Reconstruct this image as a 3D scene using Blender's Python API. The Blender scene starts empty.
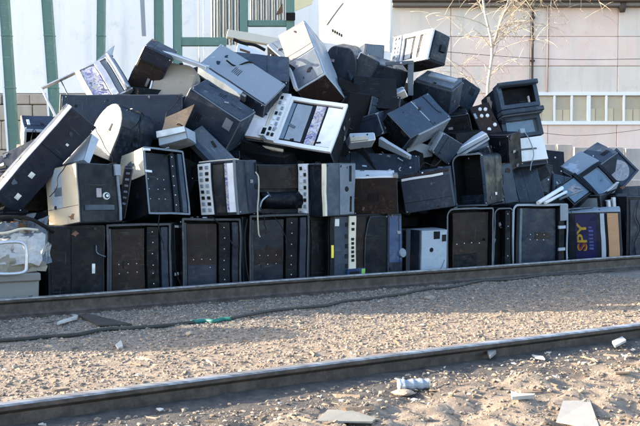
import bpy, bmesh, math, random
import numpy as np
from mathutils import Vector, Matrix, noise
R_ = random.Random(7)
S = bpy.context.scene
COL = S.collection
# ------------------------------------------------------------ camera
F, CX, CY, HZ, CZ = 900., 320., 213., 175., 1.26          # photo 640x426, focal length in its pixels
PIT = math.atan((CY-HZ)/F)
cd = bpy.data.cameras.new('camera'); cam = bpy.data.objects.new('camera', cd); COL.objects.link(cam)
cd.sensor_width = 36; cd.lens = 36*F/640; cd.clip_end = 3000; cd.clip_start = .05
cam.location = (0, 0, CZ); cam.rotation_euler = (math.pi/2-PIT, 0, 0)
S.camera = cam
# ------------------------------------------------------------ light
ELEV, AZ = math.radians(18), math.radians(-8)
SUN = Vector((-math.cos(ELEV)*math.cos(AZ), -math.cos(ELEV)*math.sin(AZ), math.sin(ELEV)))
w = bpy.data.worlds.new('World'); S.world = w; w.use_nodes = True
nt = w.node_tree; nt.nodes.clear()
sk = nt.nodes.new('ShaderNodeTexSky'); sk.sky_type = 'NISHITA'; sk.sun_disc = False
sk.sun_elevation = ELEV; sk.sun_rotation = math.atan2(SUN.x, SUN.y)
sk.air_density = 1.0; sk.dust_density = 2.0; sk.ozone_density = 1.6
bg = nt.nodes.new('ShaderNodeBackground'); bg.inputs[1].default_value = .15
wo = nt.nodes.new('ShaderNodeOutputWorld')
nt.links.new(sk.outputs[0], bg.inputs[0]); nt.links.new(bg.outputs[0], wo.inputs[0])
sl = bpy.data.lights.new('sun', 'SUN'); sl.energy = 3.9; sl.angle = math.radians(.6); sl.color = (1, .86, .68)
so = bpy.data.objects.new('sun', sl); COL.objects.link(so); so.rotation_euler = (-SUN).to_track_quat('-Z', 'Y').to_euler()
S.view_settings.view_transform = 'Standard'; S.view_settings.look = 'None'
S.view_settings.exposure = 2.25; S.view_settings.gamma = 1
# ------------------------------------------------------------ geometry of the view
_c, _s = math.cos(PIT), math.sin(PIT)
FW, UPV, RT, CAM = Vector((0, _c, -_s)), Vector((0, _s, _c)), Vector((1, 0, 0)), Vector((0, 0, CZ))
RD = Vector((.8565, .516, 0)).normalized(); RN = Vector((-.516, .8565, 0)).normalized()   # along / across the rails
QN, QF = 4.40, 8.137                                                                       # near, far rail (across)
def ray(px, py): return RT*((px-CX)/F)+UPV*((CY-py)/F)+FW
def at(px, py, sf):                       # point of the plane sf metres behind the far rail
    r = ray(px, py); D = (QF+sf)/(.8565-.516*(px-CX)/F); return CAM+r*(D/r.y)
def atY(px, py, Y):
    r = ray(px, py); return CAM+r*(Y/r.y)
def sst(a, b, x):
    t = min(1, max(0, (x-a)/(b-a))); return t*t*(3-2*t)
def gz0(x, y):
    q = -.516*x+.8565*y
    z = .075*(1-sst(4.7, 7.3, q))
    if q < 4.2: z += .05*sst(4.1, 3.5, q)*(.6+noise.noise(Vector((x*1.3, y*1.3, 3))))
    return z
def gz(x, y):
    q = -.516*x+.8565*y
    z = gz0(x, y)
    if q < 4.15:
        m = sst(4.15, 3.75, q)
        z += m*(.045*noise.noise(Vector((x*3.1, y*3.1, 1)))+.03*noise.noise(Vector((x*8, y*8, 2)))+.014*noise.noise(Vector((x*21, y*21, 5))))
    if 1 < q < 9.5:
        z += .012*noise.noise(Vector((x*5, y*5, 7)))+.008*noise.noise(Vector((x*17, y*17, 9)))
    return z
def ground(px, py, z=.05):
    for _ in range(5):
        r = ray(px, py); p = CAM+r*((z-CZ)/r.z); z = gz(p.x, p.y)
    return p
# ------------------------------------------------------------ materials
def nodes(name):
    m = bpy.data.materials.new(name); m.use_nodes = True
    t = m.node_tree; b = t.nodes['Principled BSDF']
    return m, t, b
def N(t, ty, **k):
    n = t.nodes.new(ty)
    for a, v in k.items():
        if a.startswith('i_'): n.inputs[a[2:].replace('_', ' ')].default_value = v
        else: setattr(n, a, v)
    return n
def mixc(t, fac, a, b):
    n = t.nodes.new('ShaderNodeMix'); n.data_type = 'RGBA'
    for sck, v in ((n.inputs[0], fac), (n.inputs[6], a), (n.inputs[7], b)):
        if hasattr(v, 'links'): t.links.new(v, sck)
        elif isinstance(v, (int, float)): sck.default_value = v
        else: sck.default_value = (*v, 1)
    return n.outputs[2]
def ramp(t, src, p0, p1, v0=0., v1=1.):
    n = N(t, 'ShaderNodeMapRange', interpolation_type='SMOOTHSTEP')
    t.links.new(src, n.inputs[0])
    for i, v in zip((1, 2, 3, 4), (p0, p1, v0, v1)): n.inputs[i].default_value = v
    return n.outputs[0]
def coords(t, scale=(1, 1, 1), obj=True, rnd=True):
    tc = N(t, 'ShaderNodeTexCoord'); mp = N(t, 'ShaderNodeMapping'); mp.inputs['Scale'].default_value = scale
    t.links.new(tc.outputs['Object'], mp.inputs[0])
    if rnd:
        oi = N(t, 'ShaderNodeObjectInfo'); ml = N(t, 'ShaderNodeMath', operation='MULTIPLY'); ml.inputs[1].default_value = 37
        t.links.new(oi.outputs['Random'], ml.inputs[0]); t.links.new(ml.outputs[0], mp.inputs['Location'])
    return mp.outputs[0]
def noi(t, vec, sc, det=4, rough=.55):
    n = N(t, 'ShaderNodeTexNoise'); n.inputs['Scale'].default_value = sc; n.inputs['Detail'].default_value = det
    n.inputs['Roughness'].default_value = rough
    t.links.new(vec, n.inputs['Vector']); return n.outputs['Fac']
def bump(t, b, src, strength, dist):
    n = N(t, 'ShaderNodeBump'); n.inputs['Strength'].default_value = strength; n.inputs['Distance'].default_value = dist
    t.links.new(src, n.inputs['Height'])
    if b.inputs['Normal'].links: t.links.new(b.inputs['Normal'].links[0].from_socket, n.inputs['Normal'])
    t.links.new(n.outputs[0], b.inputs['Normal'])
M = {}
def paint(name, col, rough=.45, dust=.5, dcol=(.2, .19, .18), scr=.5, metal=0., warp=.35, tone=.35):
    m, t, b = nodes(name)
    v = coords(t)
    oi = N(t, 'ShaderNodeObjectInfo')
    hi = tuple(c*(1+tone) for c in col); lo = tuple(c*(1-tone) for c in col)
    base = mixc(t, oi.outputs['Random'], lo, hi)
    big = ramp(t, noi(t, v, 3.2, 5, .6), .42, .75)
    fine = ramp(t, noi(t, v, 26, 4, .7), .45, .8)
    mu = N(t, 'ShaderNodeMath', operation='MULTIPLY'); t.links.new(big, mu.inputs[0]); t.links.new(fine, mu.inputs[1])
    m2 = N(t, 'ShaderNodeMath', operation='MULTIPLY'); t.links.new(mu.outputs[0], m2.inputs[0]); m2.inputs[1].default_value = dust
    c1 = mixc(t, m2.outputs[0], base, dcol)
    v2 = coords(t, (3, 2.2, 55)); s1 = ramp(t, noi(t, v2, 1.3, 3, .6), .66, .72)
    v3 = coords(t, (60, 30, 2)); s2 = ramp(t, noi(t, v3, 1.1, 3, .6), .68, .73)
    mx = N(t, 'ShaderNodeMath', operation='MAXIMUM'); t.links.new(s1, mx.inputs[0]); t.links.new(s2, mx.inputs[1])
    ms = N(t, 'ShaderNodeMath', operation='MULTIPLY'); t.links.new(mx.outputs[0], ms.inputs[0]); ms.inputs[1].default_value = scr
    vm = coords(t, (1.1, 1.1, .55)); sm = ramp(t, noi(t, vm, 2.1, 6, .65), .5, .82, 0, min(.55, dust*.6))
    c1 = mixc(t, sm, c1, tuple(.5*(x+y) for x, y in zip(dcol, col)))
    c2 = mixc(t, ms.outputs[0], c1, tuple(min(.8, c*2.2+.07) for c in col))
    t.links.new(c2, b.inputs['Base Color'])
    r = ramp(t, noi(t, v, 7, 4), .3, .75, rough-.1, rough+.22); t.links.new(r, b.inputs['Roughness'])
    b.inputs['Metallic'].default_value = metal; b.inputs['Specular IOR Level'].default_value = .16 if max(col) < .025 else .3 if max(col) < .07 else .45
    if warp: bump(t, b, noi(t, v, 4.5, 2), warp, .03)
    bump(t, b, fine, .12, .003)
    M[name] = m; return m
paint('black_paint', (.0042, .0055, .009), .36, .6, (.07,.07,.075))
paint('navy_paint', (.009, .0155, .030), .38, .75, (.085,.095,.115))
paint('slate_paint', (.024, .037, .058), .4, .8, (.13,.145,.165))
paint('grey_paint', (.085, .108, .138), .42, .8, (.24,.24,.24))
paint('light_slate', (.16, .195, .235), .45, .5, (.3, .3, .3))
paint('pale_metal', (.30, .345, .40), .4, .6, (.16, .14, .12))
paint('zinc_metal', (.45, .46, .48), .35, .6, (.18, .16, .14), metal=.6)
paint('white_plastic', (.72, .72, .72), .4, .45, (.3, .27, .23), .15, warp=.1, tone=.08)
paint('cream_paint', (.62, .55, .43), .5, .8, (.22, .17, .12), .3)
paint('brown_primer', (.020, .0145, .0135), .40, 1.4, (.11, .055, .036))
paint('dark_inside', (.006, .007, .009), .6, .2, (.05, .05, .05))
paint('plywood', (.46, .26, .14), .65, .6, (.24, .13, .07), .4, tone=.1)
paint('rust', (.17, .085, .05), .8, .9, (.32, .2, .13), .5)
paint('torn_board', (.34, .22, .13), .75, 1., (.12, .055, .03), .5)
paint('dusty_board', (.27, .25, .225), .65, .9, (.16, .13, .11), .5)
paint('dull_cream', (.33, .315, .27), .5, .9, (.15, .14, .12), .4)
paint('dull_grey', (.15, .145, .138), .5, .8, (.24, .22, .2), .4)
paint('rubber', (.012, .012, .012), .6, .4, (.1, .09, .08))
paint('worn_edge', (.10, .12, .145), .4, .6, (.3, .29, .28), .5)
paint('worn_edge_dark', (.035, .04, .05), .4, .6, (.22, .21, .2), .5)
paint('concrete', (.21, .20, .185), .85, .7, (.2, .18, .16), 0)
paint('green_paint', (.10, .19, .155), .5, .45, (.3, .33, .3), .6, tone=.1)
paint('white_paint', (.80, .80, .78), .55, .35, (.5, .47, .43), .1, tone=.03)
paint('pale_cloth', (.30, .26, .21), .85, 1., (.10, .065, .045), .3)
paint('hose_rubber', (.06, .055, .048), .65, .7, (.14, .13, .11), .2)
paint('hose_green', (.02, .2, .16), .5, .5, (.14, .15, .13), .2)
paint('blue_plastic', (.016, .04, .10), .35, .5)
paint('yellow_print', (.7, .55, .06), .5, .3)
paint('green_print', (.2, .45, .08), .5, .5)
paint('window_board', (.86, .72, .52), .7, .5, (.6, .5, .4), 0, tone=.15)
paint('window_back', (.72, .61, .47), .7, .5, (.2, .16, .12), 0, tone=.25)
paint('roof_dark', (.08, .055, .045), .8, .6)
paint('yellow_board', (.72, .62, .38), .7, .5)
def glassy(name, col, rough=.06, spec=.8, var=.25):
    m, t, b = nodes(name); v = coords(t)
    c = mixc(t, ramp(t, noi(t, v, 5, 4), .35, .7), col, tuple(x*(1+var)+.02*var for x in col))
    t.links.new(c, b.inputs['Base Color']); b.inputs['Specular IOR Level'].default_value = spec
    t.links.new(ramp(t, noi(t, v, 9, 5), .4, .8, rough, rough+.3), b.inputs['Roughness'])
    bump(t, b, noi(t, v, 3, 1), .1, .02); M[name] = m
glassy('screen_glass', (.008, .012, .018), .2, .4)
glassy('dusty_screen', (.20, .235, .27), .2)
glassy('blue_screen', (.09, .14, .19), .12)
glassy('white_glass', (.66, .66, .7), .25, .5)
def artwork(name, cols, sc=6, obj_scale=(1, 1, 1)):
    m, t, b = nodes(name); v = coords(t, obj_scale)
    n1 = N(t, 'ShaderNodeTexVoronoi'); n1.inputs['Scale'].default_value = sc*1.6; n1.feature = 'SMOOTH_F1'
    d = N(t, 'ShaderNodeTexNoise'); d.inputs['Scale'].default_value = sc; d.inputs['Detail'].default_value = 4
    t.links.new(v, d.inputs['Vector'])
    ad = N(t, 'ShaderNodeVectorMath', operation='MULTIPLY_ADD'); t.links.new(d.outputs['Color'], ad.inputs[0])
    ad.inputs[1].default_value = (.35, .35, .35); t.links.new(v, ad.inputs[2]); t.links.new(ad.outputs[0], n1.inputs['Vector'])
    cr = N(t, 'ShaderNodeValToRGB'); cr.color_ramp.interpolation = 'CONSTANT'
    while len(cr.color_ramp.elements) < len(cols): cr.color_ramp.elements.new(.5)
    for i, c in enumerate(cols):
        cr.color_ramp.elements[i].position = i/len(cols); cr.color_ramp.elements[i].color = (*c, 1)
    sp = N(t, 'ShaderNodeSeparateColor'); t.links.new(n1.outputs['Color'], sp.inputs[0])
    t.links.new(sp.outputs[0], cr.inputs[0])
    c = mixc(t, ramp(t, noi(t, v, 30, 4), .5, .8, 0, .6), cr.outputs[0], (.5, .48, .46))
    t.links.new(c, b.inputs['Base Color']); b.inputs['Roughness'].default_value = .4; M[name] = m
artwork('art_print', [(.09, .09, .22), (.46, .45, .50), (.20, .18, .32), (.42, .38, .33), (.52, .51, .54), (.10, .10, .14)], 9)
artwork('faded_print', [(.26, .24, .26), (.14, .17, .2), (.34, .26, .28), (.2, .22, .24), (.30, .29, .31), (.12, .15, .18)], 9)
def bolt_mat():
    m, t, b = nodes('bolt_metal'); b.inputs['Base Color'].default_value = (.62, .62, .62, 1); b.inputs['Roughness'].default_value = .35; M['bolt_metal'] = m
bolt_mat()
def plain(name, col, rough=.5, metal=0.):
    m, t, b = nodes(name); b.inputs['Metallic'].default_value = metal
    v = coords(t); c = mixc(t, ramp(t, noi(t, v, 12, 4), .35, .7), tuple(x*.8 for x in col), tuple(min(.9, x*1.15) for x in col))
    t.links.new(c, b.inputs['Base Color']); b.inputs['Roughness'].default_value = rough; M[name] = m
plain('spy_blue', (.006, .008, .06), .3)
plain('spy_yellow', (.42, .25, .02), .4)
plain('spy_red', (.2, .03, .02), .4)
plain('spy_pale', (.06, .08, .25), .4)
plain('sticker', (.72, .72, .70), .6)
plain('twig', (.50, .41, .30), .8)
plain('litter_white', (.42, .40, .36), .7)
plain('leaf_green', (.05, .12, .05), .6)
# rail steel
def rail_mats():
    m, t, b = nodes('rail_steel'); v = coords(t, (1, 1, 1), rnd=False)
    c = mixc(t, ramp(t, noi(t, v, 11, 6, .7), .35, .75), (.045, .034, .028), (.12, .088, .07))
    t.links.new(c, b.inputs['Base Color']); b.inputs['Roughness'].default_value = .62; b.inputs['Metallic'].default_value = .25
    bump(t, b, noi(t, v, 40, 5, .7), .35, .006); M['rail_steel'] = m
    m, t, b = nodes('rail_head'); v = coords(t, (.6, 12, 12), rnd=False)
    c = mixc(t, ramp(t, noi(t, v, 3, 4), .35, .7), (.20, .18, .165), (.42, .41, .40))
    t.links.new(c, b.inputs['Base Color']); b.inputs['Metallic'].default_value = .35
    t.links.new(ramp(t, noi(t, v, 5, 4), .3, .7, .3, .5), b.inputs['Roughness']); M['rail_head'] = m
rail_mats()
def ground_mat():
    m, t, b = nodes('ground_dirt')
    tc = N(t, 'ShaderNodeTexCoord'); v = tc.outputs['Object']
    dt = N(t, 'ShaderNodeVectorMath', operation='DOT_PRODUCT'); t.links.new(v, dt.inputs[0]); dt.inputs[1].default_value = (-.516, .8565, 0)
    q = N(t, 'ShaderNodeMath', operation='MULTIPLY_ADD'); t.links.new(noi(t, v, 1.6, 5, .6), q.inputs[0]); q.inputs[1].default_value = .5
    t.links.new(dt.outputs['Value'], q.inputs[2])                # across + wobble
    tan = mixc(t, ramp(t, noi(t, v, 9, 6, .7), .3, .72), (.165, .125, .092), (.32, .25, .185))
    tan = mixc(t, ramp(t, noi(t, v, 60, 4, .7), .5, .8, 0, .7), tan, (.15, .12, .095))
    dirt_shade = mixc(t, ramp(t, noi(t, v, 14, 6, .7), .3, .75), (.04, .034, .030), (.10, .087, .076))  # dark dirt with the rails' shadow band painted into it
    shade_grey = mixc(t, ramp(t, noi(t, v, 20, 6, .7), .3, .75), (.12, .102, .086), (.24, .205, .17))
    # heap shade painted grey towards the far rail, dirt-and-shade strip at each rail
    c = mixc(t, ramp(t, q.outputs[0], 6.1, 6.9), tan, shade_grey)
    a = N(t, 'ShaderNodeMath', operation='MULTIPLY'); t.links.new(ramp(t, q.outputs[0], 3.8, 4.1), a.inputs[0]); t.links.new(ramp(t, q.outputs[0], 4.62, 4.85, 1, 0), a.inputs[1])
    c = mixc(t, a.outputs[0], c, dirt_shade)
    f = ramp(t, q.outputs[0], 8.0, 8.4); c = mixc(t, f, c, dirt_shade)
    t.links.new(c, b.inputs['Base Color']); b.inputs['Roughness'].default_value = .95
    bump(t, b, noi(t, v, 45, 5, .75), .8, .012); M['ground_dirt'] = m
ground_mat()
def stone_mat(name, a, bb, cc):
    m, t, b = nodes(name)
    g = N(t, 'ShaderNodeNewGeometry'); tc = N(t, 'ShaderNodeTexCoord')
    c = mixc(t, g.outputs['Random Per Island'], a, bb)
    c = mixc(t, ramp(t, noi(t, tc.outputs['Object'], 70, 4), .5, .8), c, cc)
    t.links.new(c, b.inputs['Base Color']); b.inputs['Roughness'].default_value = .9
    bump(t, b, noi(t, tc.outputs['Object'], 150, 3), .5, .003); M[name] = m
stone_mat('gravel_stone', (.12, .095, .072), (.36, .275, .20), (.15, .12, .09))
stone_mat('shade_grey_stone', (.085, .075, .065), (.26, .225, .19), (.11, .095, .08))  # darker, greyer copy of the gravel with the heap's shade put in
stone_mat('wood_chip', (.16, .105, .065), (.36, .26, .175), (.2, .14, .09))
# building panels
def panel_mat(name, a, bb, stain):
    m, t, b = nodes(name); v = coords(t, (1, 1, 1))
    vs = coords(t, (1.6, 1, .12))
    c = mixc(t, ramp(t, noi(t, v, .9, 5, .6), .3, .75), a, bb)
    c = mixc(t, ramp(t, noi(t, vs, 1.3, 6, .65), .45, .75, 0, .85), c, stain)
    c = mixc(t, ramp(t, noi(t, v, 2.6, 7, .7), .55, .8, 0, .55), c, tuple(x*.72 for x in stain))
    t.links.new(c, b.inputs['Base Color']); b.inputs['Roughness'].default_value = .9
    bump(t, b, noi(t, v, 12, 5, .7), .25, .02); M[name] = m
panel_mat('panel_pink', (.76, .56, .47), (.80, .64, .55), (.62, .57, .50))
panel_mat('panel_grey', (.70, .60, .52), (.76, .66, .57), (.56, .54, .48))
panel_mat('panel_rose', (.78, .58, .50), (.82, .67, .58), (.66, .60, .53))
panel_mat('shed_white', (.86, .84, .81), (.88, .86, .83), (.60, .62, .65))
panel_mat('plinth_stone', (.36, .31, .26), (.46, .40, .34), (.25, .2, .17))
panel_mat('slab_pale', (.42, .37, .33), (.54, .48, .43), (.32, .28, .25))
# ------------------------------------------------------------ mesh helpers
def link(name, bm, mat, parent=None, smooth=False, loc=None):
    me = bpy.data.meshes.new(name); bm.normal_update(); bm.to_mesh(me); bm.free()
    for mm in (mat if isinstance(mat, (list, tuple)) else [mat]): me.materials.append(M[mm])
    if smooth: me.polygons.foreach_set('use_smooth', [True]*len(me.polygons))
    o = bpy.data.objects.new(name, me); COL.objects.link(o)
    if parent: o.parent = parent
    if loc is not None: o.location = loc
    return o
def tag(o, label=None, cat=None, group=None, kind=None):
    for k, v in (('label', label), ('category', cat), ('group', group), ('kind', kind)):
        if v: o[k] = v
    return o
def empty(name, mtx):
    o = bpy.data.objects.new(name, None); COL.objects.link(o); o.matrix_world = mtx; o.empty_display_size = .1
    return o
def box(bm, a, b, bev=0., seg=1):
    x0, y0, z0 = a; x1, y1, z1 = b
    vs = [bm.verts.new((x, y, z)) for x in (x0, x1) for y in (y0, y1) for z in (z0, z1)]
    fs = [bm.faces.new([vs[i] for i in q]) for q in ((0, 1, 3, 2), (4, 6, 7, 5), (0, 4, 5, 1), (2, 3, 7, 6), (0, 2, 6, 4), (1, 5, 7, 3))]
    if bev:
        es = list({e for f in fs for e in f.edges})
        r = bmesh.ops.bevel(bm, geom=es, offset=bev, segments=seg, affect='EDGES', profile=.5)
        return r['faces']
    return fs
def prism(bm, poly, y0, y1, bev=0.):
    a = [bm.verts.new((x, y0, z)) for x, z in poly]; b = [bm.verts.new((x, y1, z)) for x, z in poly]
    n = len(poly); f0 = bm.faces.new(a); f1 = bm.faces.new(b[::-1])
    for i in range(n): bm.faces.new((a[i], b[i], b[(i+1) % n], a[(i+1) % n]))
    bmesh.ops.recalc_face_normals(bm, faces=bm.faces)
    if bev:
        es = list(set(f0.edges) | set(f1.edges))
        return bmesh.ops.bevel(bm, geom=es, offset=bev, segments=1, affect='EDGES')['faces']
    return []
def rrect(x0, x1, z0, z1, radii, n=6):            # corners: bottom-left, bottom-right, top-right, top-left
    pts = []
    for (cx, cz, r, a0) in ((x0, z0, radii[0], 180), (x1, z0, radii[1], 270), (x1, z1, radii[2], 0), (x0, z1, radii[3], 90)):
        sx = 1 if cx == x0 else -1; sz = 1 if cz == z0 else -1
        for k in range(n+1):
            a = math.radians(a0+90*k/n); r_ = max(r, 1e-4)
            pts.append((cx+sx*r_+r_*math.cos(a), cz+sz*r_+r_*math.sin(a)))
    return pts
def shell(bm, w, d, h, t, depth, radii=(.01, .01, .01, .01)):   # open-fronted case
    o = rrect(0, w, 0, h, radii); i = rrect(t, w-t, t, h-t, [max(.003, r-t) for r in radii])
    n = len(o)
    A = [bm.verts.new((x, 0, z)) for x, z in o]; B = [bm.verts.new((x, d, z)) for x, z in o]
    C = [bm.verts.new((x, 0, z)) for x, z in i]; D = [bm.verts.new((x, depth, z)) for x, z in i]
    for k in range(n):
        j = (k+1) % n
        bm.faces.new((A[k], B[k], B[j], A[j])); bm.faces.new((C[k], A[k], A[j], C[j])).material_index = 1
        bm.faces.new((D[k], C[k], C[j], D[j])).material_index = 2
    bm.faces.new(B[::-1]); bm.faces.new(D).material_index = 2
    bmesh.ops.remove_doubles(bm, verts=bm.verts, dist=1e-5)
def cyl(bm, p0, p1, r, n=12, r1=None, cap=True):
    p0, p1 = Vector(p0), Vector(p1); ax = (p1-p0).normalized()
    u = ax.orthogonal().normalized(); v = ax.cross(u); r1 = r if r1 is None else r1
    a = []; b = []
    for k in range(n):
        c, s = math.cos(2*math.pi*k/n), math.sin(2*math.pi*k/n)
        a.append(bm.verts.new(p0+(u*c+v*s)*r)); b.append(bm.verts.new(p1+(u*c+v*s)*r1))
    for k in range(n):
        j = (k+1) % n; bm.faces.new((a[k], a[j], b[j], b[k])).smooth = True
    if cap: bm.faces.new(a[::-1]); bm.faces.new(b)
def tube(bm, pts, r, n=8, rend=None):
    pts = [Vector(p) for p in pts]; rings = []
    m = len(pts); u = None
    for i, p in enumerate(pts):
        tg = (pts[min(i+1, m-1)]-pts[max(i-1, 0)]).normalized()
        if u is None: u = tg.orthogonal().normalized()
        u = (u-tg*u.dot(tg))
        u = u.normalized() if u.length > 1e-6 else tg.orthogonal().normalized()
        v = tg.cross(u); rr = r if rend is None else r+(rend-r)*i/(m-1)
        rings.append([bm.verts.new(p+(u*math.cos(2*math.pi*k/n)+v*math.sin(2*math.pi*k/n))*rr) for k in range(n)])
    for a, b in zip(rings, rings[1:]):
        for k in range(n):
            bm.faces.new((a[k], a[(k+1) % n], b[(k+1) % n], b[k])).smooth = True
    bm.faces.new(rings[0][::-1]); bm.faces.new(rings[-1])
def smoothpath(pts, k=6):
    pts = [Vector(p) for p in pts]; out = []
    P = [pts[0]*2-pts[1]]+pts+[pts[-1]*2-pts[-2]]
    for i in range(1, len(P)-2):
        for j in range(k):
            t = j/k; a, b, c, d = P[i-1], P[i], P[i+1], P[i+2]
            out.append(.5*((2*b)+(c-a)*t+(2*a-5*b+4*c-d)*t*t+(3*b-3*c+d-a)*t**3))
    out.append(pts[-1]); return out
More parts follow.
